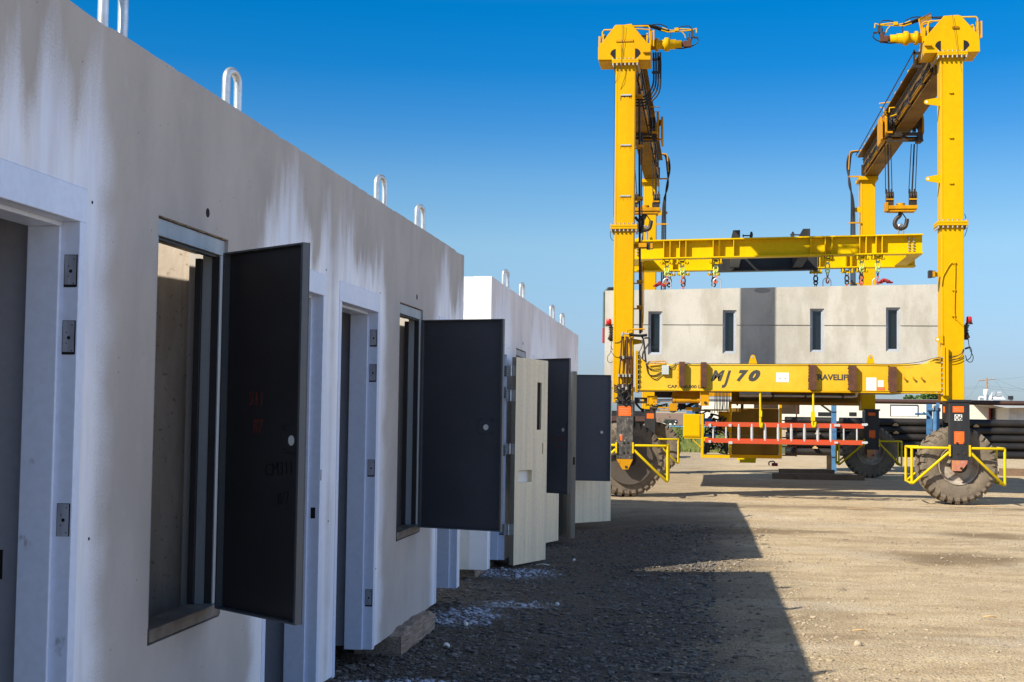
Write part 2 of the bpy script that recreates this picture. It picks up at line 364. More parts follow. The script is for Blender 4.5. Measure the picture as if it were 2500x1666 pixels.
M['concrete_end'] = concrete_mat('pale_end_concrete', (.80, .79, .76))
M['concrete_held'] = concrete_mat('light_precast_concrete', (.50, .475, .42), (.33, .30, .24), .48, .9)
M['patch_conc'] = mat('darker_patch_mortar', (.30, .29, .26), .85, scale=3)

# ---------------------------------------------------------------- ground
def gz(x, y):
    def sst(a, b, v):
        t = min(max((v-a)/(b-a), 0), 1); return t*t*(3-2*t)
    z = -.09*sst(27.5, 37, y)
    z -= .12*sst(15.5, 19, y)*(1-sst(20.8, 22.2, y))*(1-sst(-1.7, -.6, x))
    z += .09*sst(20.5, 22.5, y)*(1-sst(23.6, 25.8, y))
    return z
def axis_pts(segs):
    out = []
    for a, b, st in segs:
        n = max(1, round((b-a)/st)); out += [a+(b-a)*i/n for i in range(n)]
    return out+[segs[-1][1]]
xs = axis_pts([(-2500, -300, 550), (-300, -40, 65), (-40, -6, 4), (-6, -3, .3), (-3, 5, .055), (5, 12, .12), (12, 40, 2), (40, 300, 40), (300, 2500, 550)])
ys = axis_pts([(-600, -20, 145), (-20, 3, 2), (3, 14, .05), (14, 28, .085), (28, 46, .18), (46, 80, 1.2), (80, 400, 20), (400, 4000, 450)])
g = MB(); nx = len(xs)
vs = []
for y in ys:
    for x in xs:
        z = gz(x, y)
        if -6 < x < 12.1 and 2 < y < 50:
            k = 1 if y < 28 else .6
            z += (noise.noise(Vector((x*.9, y*.9, 0)))*.018 + noise.noise(Vector((x*4.5, y*4.5, 3)))*.007 + noise.noise(Vector((x*8.5, y*8.5, 3)))*.0065)*k
            if x > -1: z -= .018*math.exp(-((y-14.6-1.1*math.sin(x*.5))/.45)**2)+.014*math.exp(-((y-18.5)/.5)**2)
        vs.append((x, y, z))
fs = [(j*nx+i, j*nx+i+1, (j+1)*nx+i+1, (j+1)*nx+i) for j in range(len(ys)-1) for i in range(nx-1)]
g.add(vs, fs, True)
def ground_mat():
    t = NT('yard_dirt'); P = t.geo(); s = t.node('ShaderNodeSeparateXYZ'); t.link(P, s.inputs[0])
    big = t.noise(t.mapped(P, (.22, .75, 1)), 1.0, 5, .6); med = t.noise(t.mapped(P, (.8, 1.7, 1)), 1.7, 6, .62); fine = t.noise(P, 26, 5, .7)
    c = t.mix(t.ss(med, .35, .7), (.62, .49, .31), (.44, .325, .19))
    c = t.mix(t.ss(big, .53, .68, 0, .5), c, (.27, .19, .11))
    c = t.mix(t.ss(t.noise(t.mapped(P, (.3, .9, 1), (7, 3, 0)), 1.4, 4), .52, .68, 0, .5), c, (.62, .53, .41))
    c = t.mix(t.ss(fine, .38, .62, 0, .30), c, (.26, .20, .12))
    c = t.mix(t.ss(fine, .60, .72, 0, .5), c, (.62, .55, .45))
    grit = t.noise(P, 55, 3, .75); c = t.mix(t.ss(grit, .54, .64, 0, .75), c, (.19, .13, .075)); c = t.mix(t.ss(grit, .44, .34, 0, .55), c, (.60, .49, .34)); g3 = t.noise(P, 33, 2, .6); c = t.mix(t.ss(g3, .56, .66, 0, .5), c, (.23, .165, .10))
    v = t.node('ShaderNodeTexVoronoi'); v.inputs['Scale'].default_value = 46; v.inputs['Randomness'].default_value = 1; t.link(P, v.inputs['Vector'])
    v2 = t.node('ShaderNodeTexVoronoi'); v2.inputs['Scale'].default_value = 19; t.link(P, v2.inputs['Vector'])
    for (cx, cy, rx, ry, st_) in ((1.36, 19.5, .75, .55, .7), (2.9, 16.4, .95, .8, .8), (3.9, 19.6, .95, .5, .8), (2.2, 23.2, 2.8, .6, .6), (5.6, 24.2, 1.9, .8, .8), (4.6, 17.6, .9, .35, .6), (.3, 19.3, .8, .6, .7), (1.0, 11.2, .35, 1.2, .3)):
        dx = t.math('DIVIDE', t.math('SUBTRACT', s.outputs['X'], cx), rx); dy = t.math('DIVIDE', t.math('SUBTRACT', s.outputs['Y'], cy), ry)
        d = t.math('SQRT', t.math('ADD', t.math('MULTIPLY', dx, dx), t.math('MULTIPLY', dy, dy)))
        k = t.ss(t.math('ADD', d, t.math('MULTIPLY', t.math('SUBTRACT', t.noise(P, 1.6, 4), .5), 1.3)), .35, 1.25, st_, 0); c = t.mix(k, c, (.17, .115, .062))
    # loose crushed-stone zone, darkened to deepen the modules' shade; packed dirt further right
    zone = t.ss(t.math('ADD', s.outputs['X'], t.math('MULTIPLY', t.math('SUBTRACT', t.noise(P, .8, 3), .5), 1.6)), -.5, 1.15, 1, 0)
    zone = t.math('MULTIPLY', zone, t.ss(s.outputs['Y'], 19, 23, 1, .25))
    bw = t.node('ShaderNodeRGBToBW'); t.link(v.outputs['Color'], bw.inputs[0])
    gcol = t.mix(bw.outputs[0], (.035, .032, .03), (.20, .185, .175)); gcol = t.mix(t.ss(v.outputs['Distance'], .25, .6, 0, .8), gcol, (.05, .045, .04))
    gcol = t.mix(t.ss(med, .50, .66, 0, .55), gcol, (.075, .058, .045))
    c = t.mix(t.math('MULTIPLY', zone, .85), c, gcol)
    # white overspray that landed on the gravel below the doorways
    sp = None
    for (cx, cy, rx, ry) in ((-1.95, 7.75, .42, .42), (-1.72, 8.05, .3, .25), (-1.92, 10.75, .35, .6), (-1.6, 11.5, .4, .25), (-1.9, 13.6, .5, .5), (-1.95, 4.2, .5, .6)):
        dx = t.math('DIVIDE', t.math('SUBTRACT', s.outputs['X'], cx), rx); dy = t.math('DIVIDE', t.math('SUBTRACT', s.outputs['Y'], cy), ry)
        d = t.math('SQRT', t.math('ADD', t.math('MULTIPLY', dx, dx), t.math('MULTIPLY', dy, dy)))
        k = t.ss(t.math('ADD', d, t.math('MULTIPLY', t.math('SUBTRACT', t.noise(P, 5, 4), .5), 1.1)), .55, 1.1, 1, 0); sp = k if sp is None else t.math('MAXIMUM', sp, k)
    c = t.mix(t.math('MULTIPLY', sp, t.ss(v.outputs['Distance'], .5, .2)), c, (.46, .50, .60))
    h = t.math('ADD', t.math('MULTIPLY', t.ss(v.outputs['Distance'], 0, .6, 1, 0), t.math('MULTIPLY_ADD', zone, .8, .35)), t.math('MULTIPLY', fine, 1.1))
    h2 = t.math('MULTIPLY', t.ss(v2.outputs['Distance'], .05, .35, 1, 0), t.math('MULTIPLY_ADD', zone, .7, .12))
    nr = t.bump(t.math('ADD', h, h2), .95, .026)
    return t.out(c, .92, 0, nr, .2)
M['ground'] = ground_mat()
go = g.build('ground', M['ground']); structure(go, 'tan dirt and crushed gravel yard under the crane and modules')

# ---------------------------------------------------------------- precast cell modules
ML, MH, MD, WT = 8.32, 2.90, 2.9, .18
def sheet_with_holes(mb, u0, u1, v0, v1, holes, fn, thick, ustep=None, top_jit=0, seed=0):
    """solid slab in (u,v) with rectangular holes, fn(u,v,w)->xyz, w from 0 to -thick"""
    us = {u0, u1}; vs_ = {v0, v1}
    for (a, b, c, d) in holes: us |= {a, b}; vs_ |= {c, d}
    us = sorted(u for u in us if u0 <= u <= u1); vs_ = sorted(v for v in vs_ if v0 <= v <= v1)
    if ustep:
        q = []
        for a, b in zip(us, us[1:]):
            n = max(1, int((b-a)/ustep)); q += [a+(b-a)*i/n for i in range(n)]
        us = q+[us[-1]]
    def solid(i, j):
        if i < 0 or j < 0 or i >= len(us)-1 or j >= len(vs_)-1: return False
        cu = (us[i]+us[i+1])/2; cv = (vs_[j]+vs_[j+1])/2
        return not any(a < cu < b and c < cv < d for (a, b, c, d) in holes)
    idx = {}; V = []; Fc = []
    def vid(i, j, w):
        k = (i, j, w)
        if k not in idx:
            u, v = us[i], vs_[j]; dv = 0
            if top_jit and j == len(vs_)-1:
                n1 = noise.noise(Vector((u*2.3, seed, 0))); n2 = noise.noise(Vector((u*9, seed, 4+w)))
                dv = -top_jit*(max(0, n1-.1)*1.6+max(0, n2-.12)*1.3)
            if top_jit and j == 0: dv = top_jit*.8*max(0, noise.noise(Vector((u*5, seed+3, 0))))
            idx[k] = len(V); V.append(fn(u, v+dv, 0 if w == 0 else -thick))
        return idx[k]
    for i in range(len(us)-1):
        for j in range(len(vs_)-1):
            if not solid(i, j): continue
            Fc.append((vid(i, j, 0), vid(i+1, j, 0), vid(i+1, j+1, 0), vid(i, j+1, 0)))
            Fc.append((vid(i, j, 1), vid(i, j+1, 1), vid(i+1, j+1, 1), vid(i+1, j, 1)))
            for (di, dj, e0, e1) in ((-1, 0, (i, j), (i, j+1)), (1, 0, (i+1, j), (i+1, j+1)), (0, -1, (i, j), (i+1, j)), (0, 1, (i, j+1), (i+1, j+1))):
                if not solid(i+di, j+dj): Fc.append((vid(*e0, 0), vid(*e1, 0), vid(*e1, 1), vid(*e0, 1)))
    mb.add(V, Fc, False)
HINGE_Z = [(1.945, 2.055), (1.715, 1.83), (1.10, 1.21), (.265, .375)]
def text_mesh(txt, size, name, mats, parent, M4, extrude=.0015, bold=0, shear=0, label=None, sx=1.0):
    cu = bpy.data.curves.new(name, 'FONT'); cu.body = txt; cu.size = size; cu.extrude = extrude; cu.offset = bold; cu.shear = shear; cu.resolution_u = 3
    tmp = bpy.data.objects.new('tmp_text', cu); COL.objects.link(tmp)
    dg = bpy.context.evaluated_depsgraph_get(); me = bpy.data.meshes.new_from_object(tmp.evaluated_get(dg)); bpy.data.objects.remove(tmp)
    off = Vector((0, 0, 0)); q = parent
    while q is not None: off += q.location; q = q.parent
    root = parent
    while root.parent is not None: root = root.parent
    for v in me.vertices:
        v.co = M4 @ Vector((v.co.x*sx, v.co.y, v.co.z))
        if not root.get('_local'): v.co -= off
    me.materials.clear(); me.materials.append(mats); me.name = name
    o = bpy.data.objects.new(name, me); COL.objects.link(o); o.parent = parent
    if label: o['label'] = label
    return o
def frame_M(origin, xdir, ydir):
    x = Vector(xdir).normalized(); y = Vector(ydir).normalized(); z = x.cross(y)
    return Matrix.Translation(origin) @ Matrix((x, y, z)).transposed().to_4x4()

def make_module(label, loc, rot, wallmat, seed, end_mat):
    root = thing('precast_cell_module', label, 'precast module', loc, 'precast cell modules standing in the yard row')
    root.rotation_euler = rot; root['_local'] = 1
    holes = [(a-.05, b+.05, -1, 2.29) for a, b in DOORS]+[(a, b, .62, 2.29) for a, b in WINS]
    w = MB(); sheet_with_holes(w, 0, ML, 0, MH, holes, lambda u, v, d: (d, u, v), WT, .05, .012, seed)
    # sockets left by the casting
    fw = w.build('front_wall', wallmat, root, local=True)
    h = MB()
    for a, b in ((2.203, 2.374), (6.405, 2.37)):
        h.cyl((-.03, a, b), (.0015, a, b), .020, n=16)
    for a, b in ((1.17, 1.08), (1.12, 2.25), (4.02, 2.32), (5.28, 2.30), (4.16, .9), (7.2, 2.2), (1.2, .55), (5.3, .5)): h.cyl((-.01, a, b), (.0012, a, b), .006, n=8)
    h.build('cast_socket', M['dark_hole'], fw, local=True)
    e = MB(); e.box(-MD, -WT-.001, 0, .12, 0, MH-.004); e.box(-MD, -WT-.001, ML-.12, ML, 0, MH-.004)
    e.build('end_wall', end_mat, root, local=True)
    c = MB(); c.box(-MD+.001, -MD+.12, .121, ML-.121, 0, MH-.006); c.build('back_wall', M['concrete_in'], root, local=True)
    p = MB()
    for (a, b) in ((1.50, 1.62), (2.53, 2.63), (4.10, 4.22), (5.69, 5.79), (6.70, 6.82)): p.box(-MD+.121, -WT-.001, a, b, .101, MH-.16)
    p.build('partition_wall', M['chase'], root, local=True)
    q = MB(); 
    for a, b in ((1.07, 1.10), (4.01, 4.04), (5.27, 5.30), (8.180, 8.194)): q.box(-1.6, -WT-.004, a, b, .0, MH-.16)
    q.box(-MD+.122, -MD+.128, .13, 1.49, .102, MH-.16); q.box(-MD+.122, -MD+.128, 2.64, 4.09, .102, MH-.16); q.box(-MD+.122, -MD+.128, 4.23, 5.68, .102, MH-.16)
    pw = q.build('painted_room_wall', M['room_grey'], root, local=True)
    r = MB(); sheet_with_holes(r, .121, ML-.121, -MD+.121, -WT-.001, [(1.72, 2.53, -1.25, -.40), (5.89, 6.70, -1.25, -.40)], lambda u, v, d: (v, u, MH-.008+d), .15)
    for yo in (0, 4.17): r.prism([(-1.25, 1.72+yo), (-.40, 1.72+yo), (-1.25, 1.86+yo)], MH-.15, MH-.012, 'z')
    r.build('roof_slab', M['concrete_in'], root, local=True)
    f = MB(); f.box(-MD+.121, -.6, .121, ML-.121, 0, .10); f.build('floor_slab', M['concrete_in'], root, local=True)
    # lifting loops cast in the roof edge
    for i, y in enumerate((1.43, 2.73, 5.60, 6.92)):
        l = MB(); rr = .047; pts = []
        hh = .235
        tw = (.30, -.1, .2, .12)[i]
        for k in range(13):
            a = PI*k/12; pts.append(Vector((0, -math.cos(a)*rr, hh-rr+math.sin(a)*rr)))
        pts = [Vector((0, -rr*.92, -.02)), Vector((0, -rr*1.02, .08))]+pts+[Vector((0, rr*1.02, .08)), Vector((0, rr*.92, -.02))]
        Mz = Matrix.Translation((-.09-.01*(i % 2), y, MH-.01)) @ Matrix.Rotation(-.30-tw*.4, 4, 'Z')
        l.tube([Mz @ p for p in pts], .020, 12); l.build('lifting_loop', M['galv'], root, local=True)
    # hollow steel door frames
    for i, (a, b) in enumerate(DOORS):
        fr = MB(); z0 = -.012 if i in (1, 2) else 0
        fr.box(-WT+.002, .004, b, b+.049, z0, 2.17); fr.box(-WT+.002, .004, a-.049, a, z0, 2.17); fr.box(-WT+.002, .004, a-.049, b+.049, 2.17, 2.289)
        fr.box(-WT+.0, -.062, b-.016, b-.0001, z0, 2.154); fr.box(-WT, -.062, a+.0001, a+.016, z0, 2.154); fr.box(-WT, -.062, a, b, 2.154, 2.1699)
        fo = fr.build('door_frame', M['white_paint'], root, bevel=.003, local=True)
        far = i in (0, 2)
        yy = b if far else a; sg = -1 if far else 1
        for (z_0, z_1) in HINGE_Z:
            pl = MB(); pl.box(-.048, -.002, min(yy, yy+sg*.0012), max(yy, yy+sg*.0012), z_0, z_1)
            po = pl.build('hinge_mortise', M['prime'], fo, local=True)
            d = MB()
            for (px_, pz, r2) in ((-.026, .5, .0062), (-.015, .88, .0022), (-.034, .66, .0022), (-.034, .34, .0022), (-.015, .12, .0022)):
                d.cyl((px_, yy+sg*.0008, z_0+(z_1-z_0)*pz), (px_, yy+sg*.0018, z_0+(z_1-z_0)*pz), r2, n=10)
            d.box(-.0495, -.048, min(yy, yy+sg*.0016), max(yy, yy+sg*.0016), z_0, z_1); d.box(-.0495, -.002, min(yy, yy+sg*.0016), max(yy, yy+sg*.0016), z_1, z_1+.0015)
            d.box(-.006, -.002, min(yy, yy+sg*.0016), max(yy, yy+sg*.0016), z_0+.002, z_1)
            if random.random() < .6: d.box(-.048, -.006, min(yy, yy+sg*.0016), max(yy, yy+sg*.0016), z_0, z_0+.009)
            d.build('screw_hole', M['dark_hole'], po, local=True)
        # strike cut-out in the opposite jamb and speckled primer at the frame head
        y2, s2 = (a, 1) if far else (b, -1)
        st = MB(); st.box(-.046, -.020, min(y2, y2+s2*.0015), max(y2, y2+s2*.0015), .93, .99); st.build('strike_cutout', M['dark_hole'], fo, local=True)
        if not far:
            st = MB(); st.box(-.004, .0052, b+.006, b+.018, 1.14, 1.20); st.build('strike_cutout', M['dark_hole'], fo, local=True)
    ob = MB(); ob.box(-.335, -.262, 1.067, 1.0698, .945, 1.045) ; ob.build('outlet_box', M['dark_hole'], pw, local=True)
    # window-shaped service openings with galvanized frames
    for (a, b) in WINS:
        fr = MB(); fr.box(-.10, -.016, a+.001, a+.045, .675, 2.215); fr.box(-.10, -.016, b-.045, b-.001, .675, 2.215)
        fr.box(-.10, -.014, a+.001, b-.001, 2.215, 2.283)
        fr.box(-.14, -.1001, a+.03, b-.03, 2.222, 2.26)
        wf = fr.build('opening_frame', M['galv_dull'], root, bevel=.002, local=True)
        st = MB(); st.box(-.128, -.101, b-.06, b-.001, .68, 2.2); st.box(-.14, -.101, a+.001, a+.02, .68, 2.2); st.box(-.055, -.022, b-.0465, b-.0455, .68, 2.21); st.box(-.06, -.03, a+.05, b-.05, 2.205, 2.2145); st.build('inner_jamb', M['shutter'], wf, local=True)
        si = MB(); si.box(-.135, -.010, a+.002, b-.002, .625, .675); si.box(-.012, .006, a+.01, b-.004, .630, .680); si.build('sill', M['sill_steel'], wf, bevel=.002, local=True)
        gr = MB(); n = 30
        pts = [(a+(b-a)*i/n, 2.283+random.uniform(0, .006)) for i in range(n+1)]
        gr.prism([(y, z) for y, z in pts]+[(b, 2.2899), (a, 2.2899)], -.06, -.004, 'x'); gr.build('grout', M['timber'], wf, local=True)
        for k in range(9):
            pass
    return root

def shutter(root, hinge, d, w, z0, z1, m, lip, inner_side, lock_a, lockz, tilt=0, blob=False):
    """tray-like steel panel swung open from an opening; hinge and d are module-local"""
    d = Vector((d[0], d[1], 0)).normalized(); n = Vector((d.y, -d.x, 0))*inner_side
    H = Vector((hinge[0], hinge[1], 0))
    def bx(mb, a0, a1, b0, b1, c0, c1):
        vs = [H+d*a+n*b+Vector((0, 0, c)) for c in (c0, c1) for b in (b0, b1) for a in (a0, a1)]
        mb.add(vs, [(0,2,3,1), (4,5,7,6), (0,1,5,4), (2,6,7,3), (0,4,6,2), (1,3,7,5)], False)
    p = MB(); bx(p, 0, w, -.034, -.030, z0, z1); s = p.build('shutter_panel', m, root, local=True)
    l = MB(); bx(l, w-.010, w, -.0299, .0, z0, z1); bx(l, 0, .012, -.0299, 0, z0, z1); bx(l, .012, w-.0101, -.0299, 0, z0, z0+.007); bx(l, .012, w-.0101, -.0299, 0, z1-.007, z1)
    bx(l, w-.0095, w+.004, .0001, .004, z0+.001, z1-.001)
    l.build('panel_lip', lip, s, local=True)
    k = MB(); bx(k, lock_a-.06, lock_a+.06, -.0299, -.024, lockz-.055, lockz+.055); bx(k, lock_a-.06, lock_a-.035, -.0299, -.014, lockz+.055, lockz+.061); bx(k, lock_a+.035, lock_a+.06, -.0299, -.014, lockz+.055, lockz+.061)
    lo = k.build('lock_plate', m, s, bevel=.001, local=True)
    q = MB(); c = H+d*(lock_a+.005)+n*(-.0239)+Vector((0, 0, lockz-.005)); q.cyl(c-n*.001, c+n*.0012, .021, n=18); q.build('lock_hole', M['decal_white'], s, local=True)
    q = MB()
    for aa, zz in ((-.048, .042), (.048, .042), (-.048, -.042), (.048, -.042)):
        c = H+d*(lock_a+aa)+n*(-.0239)+Vector((0, 0, lockz+zz)); q.cyl(c-n*.001, c+n*.001, .0035, n=8)
    q.build('screw_hole', M['dark_hole'], s, local=True)
    def txt(t, size, a, z, mm, bold=0, sx=1., rot=0):
        o = H+d*a+n*(-.0296)+Vector((0, 0, z)); xd = d if inner_side > 0 else d
        text_mesh(t, size, 'marking', mm, s, frame_M(o, Vector((d.x, d.y, rot)), Vector((-d.x*rot, -d.y*rot, 1))) , .0004, bold, 0, sx=sx)
    return s, txt

A0 = (-2.12, 3.24, .13)
modA = make_module('nearest grey cell module at the left with white overspray and two charcoal panels open', A0, (0, 0, 0), M['cell_wall'], 1, M['concrete_end'])
bx_, by_, bz_ = -2.115, 13.02, .10
modB = make_module('second pale cell module behind the nearest one, with primed beige doors hung open', (bx_, by_, bz_), (-.0145, 0, -.0098), M['cell_wall_pale'], 2, M['concrete_end'])
def loc_in(base, p, z=None): return (p[0]-base[0], p[1]-base[1])
# module A panels
hz = .13
s1, t1 = shutter(modA, loc_in(A0, (-2.09, 5.56)), (.49, -.37), .592, .805-hz, 2.345-hz, M['shutter'], M['shutter_lip'], 1, .50, 1.545-hz)
t1('311', .085, .18, 1.68-hz, M['red_mark'], 0, .9); t1('87', .085, .215, 1.565-hz, M['red_mark'], 0, .9)
t1('CM311', .078, .315, 1.385-hz, M['black_mark'], -.0008, .88, .1); t1('8/7', .075, .41, 1.27-hz, M['black_mark'], -.0012, .9, .15)
s2, t2 = shutter(modA, loc_in(A0, (-2.118, 9.805)), (.643, -.175), .672, .79-hz, 2.34-hz, M['shutter_blue'], M['shutter_lip'], 1, .53, 1.55-hz)
# module B panels (coordinates in world, turned into the module's frame)
s3, t3 = shutter(modB, (.055, 2.40), (.49, -.33), .60, .66, 2.20, M['shutter_grey'], M['shutter_blue'], 1, .50, 1.39)
t3('CM302', .075, .33, 1.25, M['red_mark_bright'], -.001, .9, .02); t3('8/6', .06, .42, 1.165, M['red_mark_bright'], -.001, .9, 0); t3('2', .09, .255, 1.55, M['red_mark_bright'], .001, .7)
s4, t4 = shutter(modB, (.015, 6.60), (.64, .03), .655, .64, 2.20, M['shutter_far'], M['shutter_lip'], 1, .52, 1.36)

def door_slab(root, hinge, ddir, w, z0, z1, holes, flip=1, hinges=True, name='door'):
    d = Vector((ddir[0], ddir[1], 0)).normalized(); n = Vector((d.y, -d.x, 0))*flip; H = Vector((hinge[0], hinge[1], 0))
    mb = MB(); hh = [(a, b, c, e) for a, b, c, e in holes]
    sheet_with_holes(mb, 0, w, z0, z1, hh, lambda u, v, dd: H+d*u+n*dd+Vector((0, 0, v)), .050)
    o = mb.build(name, [M['beige_door']], root, bevel=.002, local=True)
    ed = MB()
    def bx(mb, a0, a1, b0, b1, c0, c1):
        vs = [H+d*a+n*b+Vector((0, 0, c)) for c in (c0, c1) for b in (b0, b1) for a in (a0, a1)]
        mb.add(vs, [(0,2,3,1), (4,5,7,6), (0,1,5,4), (2,6,7,3), (0,4,6,2), (1,3,7,5)], False)
    bx(ed, -.002, -.0002, -.049, -.001, z0+.001, z1-.001); bx(ed, w+.0002, w+.002, -.049, -.001, z0+.001, z1-.001)
    ed.build('door_edge', M['door_edge'], o, local=True)
    return o, bx, d, n, H
# door hung on the far jamb of the first doorway, folded right back
dE, bx, d, n, H = door_slab(modB, (.112, .995), (.30, .945), .80, -.05, 2.15, [(.53, .64, 1.38, 1.90), (.673, .70, 1.115, 1.235), (.10, .42, .815, .945)])
v = MB(); bx(v, .565, .572, -.045, -.004, 1.38, 1.90); bx(v, .60, .607, -.045, -.004, 1.38, 1.90); v.build('vision_slot_trim', M['grease'], dE, local=True)
v = MB(); bx(v, .10, .42, -.058, -.0505, .815, .945); v.build('food_pass_flap', M['decal_white'], dE, local=True)
for (za, zb) in ((1.95, 2.06), (1.68, 1.80), (1.12, 1.23), (.27, .385)):
    v = MB(); bx(v, -.0045, -.0021, -.046, -.004, za, zb)
    c = H+d*(-.028)+n*(-.052); v.cyl(c+Vector((0, 0, za)), c+Vector((0, 0, zb)), .011, n=12)
    v.box(.004, .040, .985, .988, za, zb)
    vo = v.build('hinge', M['galv'], dE, local=True)
    q = MB()
    for zz in (.18, .38, .62, .82):
        for xx in (.012, .032): q.cyl((xx, .9848, za+(zb-za)*zz), (xx, .9838, za+(zb-za)*zz), .004, n=8)
    q.build('screw', M['dark_hole'], vo, local=True)
dF, *_ = door_slab(modB, (.02, 3.10), (.215, .84), .87, -.02, 2.15, [])
dG, bxg, *_ = door_slab(modB, (.02, 5.19), (.345, -.86), .90, -.02, 2.15, [], flip=1)
q = MB(); bxg(q, .9001+.002, .9035, -.036, -.012, .93, 1.03); q.build('latch', M['dark_hole'], dG, local=True)
dH, *_ = door_slab(modB, (.06, 6.75), (.56, .83), .98, .0, 2.15, [])

# timbers the modules stand on
def rough_beam(name, label, cat, x0, x1, y0, y1, z0, z1, m, group=None, axis='y', seg=.07, amp=.008):
    mb = MB(); sec = [(x0, z0), (x1, z0), (x1, z1-.02), (x1-.02, z1), (x0, z1)] if axis == 'y' else [(y0, z0), (y1, z0), (y1, z1), (y0, z1)]
    a, b = (y0, y1) if axis == 'y' else (x0, x1); n = max(2, int((b-a)/seg)); L = len(sec); vs = []
    for i in range(n+1):
        t = a+(b-a)*i/n
        for k, (u, v) in enumerate(sec):
            p = Vector((u, t, v)) if axis == 'y' else Vector((t, u, v)); q = noise.noise_vector(p*6+Vector((k*3, 0, 0)))
            p += Vector((q.x if axis == 'y' else q.x*2, q.y*2 if axis == 'y' else q.y, q.z))*amp*(2 if v > z0 else 0); vs.append(p)
    fs = [(i*L+k, i*L+(k+1) % L, (i+1)*L+(k+1) % L, (i+1)*L+k) for i in range(n) for k in range(L)]+[tuple(range(L)), tuple(range(n*L, n*L+L))]
    mb.add(vs, fs, False); o = mb.build(name, m); tag(o, label, cat, group); return o
rough_beam('timber_block', 'splintered grey timber wedged under the far corner of the nearest module', 'timber block', -2.36, -2.03, 8.93, 10.06, -.02, .142, M['timber'], 'timbers under the modules', amp=.014)
rough_beam('timber_block', 'dark timber far back under the middle of the nearest module', 'timber block', -4.6, -2.55, 8.0, 8.25, -.02, .13, M['timber'], 'timbers under the modules')
rough_beam('timber_block', 'timber in deep shade under the near corner of the second module', 'timber block', -2.55, -2.25, 13.15, 14.3, -.02, .075, M['timber'], 'timbers under the modules')

# ---------------------------------------------------------------- gantry crane
FY, RY, LD, HD = 26.0, 38.0, .38, .65          # front faces of the near legs, of the far legs, leg depth
crane = thing('gantry_crane', 'tall yellow rubber-tyred gantry crane with four legs straddling the lifted module', 'gantry crane', (1.5, 32.3, 0))
LXa, LXb = X(1500, FY, 500), X(1548, FY, 500); RXa, RXb = X(2297, FY, 500), X(2353, FY, 500)
RLa, RLb = X(1571.5, RY, 520), X(1602, RY, 520); RRa, RRb = X(2102, RY, 480), X(2137, RY, 480)
zTop = 8.50; zFork_t = Z(983, FY, 1900)
def leg(x0, x1, y0, depth, z0, z1, splice_z, m=None, dent=None):
    mb = MB(); mb.box(x0, x1, y0, y0+depth, z0, z1)
    o = mb.build('leg', m or M['yellow'], crane, bevel=.012)
    r = MB()
    for zz, th in ((splice_z, .05),):
        if zz is None: continue
        r.box(x0-.07, x1+.07, y0-.07, y0+depth+.07, zz+.004, zz+.045); r.box(x0-.07, x1+.07, y0-.07, y0+depth+.07, zz-.042, zz-.001)
    if r.v: 
        fo = r.build('splice_flange', M['yellow'], o, bevel=.004)
        b = MB(); n = 7
        for i in range(n):
            xx = x0-.05+(x1-x0+.10)*i/(n-1)
            for zz, dz in ((splice_z+.045, .03), (splice_z-.042, -.045)): b.cyl((xx, y0-.045, zz), (xx, y0-.045, zz+dz), .019, n=6)
        for i in range(9):
            yy = y0-.03+(depth+.06)*i/8
            for xx in (x0-.045, x1+.045): b.cyl((xx, yy, splice_z-.042), (xx, yy, splice_z-.09), .017, n=6)
        b.build('bolt', M['lug'], fo)
    # weld seam strips on the front corners
    s = MB(); s.box(x0+.035, x0+.041, y0-.002, y0-.0005, z0+.05, z1-.05); s.build('seam', M['yellow_worn'], o)
    return o
lz0 = Z(984, FY, 1524)
legFL = leg(LXa, LXb, FY, LD, lz0, zTop, Z(555, FY, 1524)); legFR = leg(RXa, RXb, FY, LD, Z(980, FY, 2325), zTop, Z(546, FY, 2325))
legRL = leg(RLa, RLb, RY, .55, Z(1003, RY, 1590), 8.28, None); legRR = leg(RRa, RRb, RY, .55, Z(1003, RY, 2120), 8.28, None)
for (o, x0, x1, pys) in ((legFL, LXa, LXb, (233, 355, 479)),):
    for py in pys:
        zz = Z(py, FY, 1524); r = MB(); r.box(x0+.11, x1-.075, FY-.022, FY-.0005, zz-.012, zz+.012); r.build('step_cleat', M['galv_dull'], o)
        q = MB(); n = 26; top = []; 
        for i in range(n+1):
            xx = x0+.10+(x1-x0-.165)*i/n; top.append((xx, zz-.012-abs(noise.noise(Vector((xx*30, zz, 0))))*.13-.01-(.05 if i in (0, 1, n-2, n-1) else 0)))
        q.prism([(x0+.10, zz-.008)]+top+[(x1-.065, zz-.008)], FY-.0025, FY-.0008, 'y'); q.build('rust_run', M['yellow_worn'] if py > 300 else M['rust'], o)
for py in (227, 337, 448):
    zz = Z(py, FY, 2325); r = MB(); r.box(RXa+.155, RXa+.225, FY-.03, FY-.0005, zz-.012, zz); r.box(RXa+.155, RXa+.162, FY-.028, FY-.0005, zz, zz+.02); r.box(RXa+.218, RXa+.225, FY-.028, FY-.0005, zz, zz+.02); r.build('step_cleat', M['yellow'], legFR)
def tab(x_root, x_tip, py, Y, o, h=.17, px=2270):
    z = Z(py, Y, px); s = 1 if x_tip > x_root else -1; r = h*.26; mb = MB()
    poly = [(x_root, z-h/2), (x_root, z+h/2)]
    arc = [(x_tip-s*r+s*r*math.sin(a), z+r*math.cos(a)) for a in [PI*i/8 for i in range(9)]]
    poly += arc
    mb.prism(poly, Y, Y+.03, 'y'); t = mb.build('lug_tab', M['yellow'], o)
    q = MB(); q.cyl((x_tip-s*r, Y-.003, z), (x_tip-s*r, Y+.033, z), r*.5, n=14); q.build('pin_hole', M['decal_white'], t)
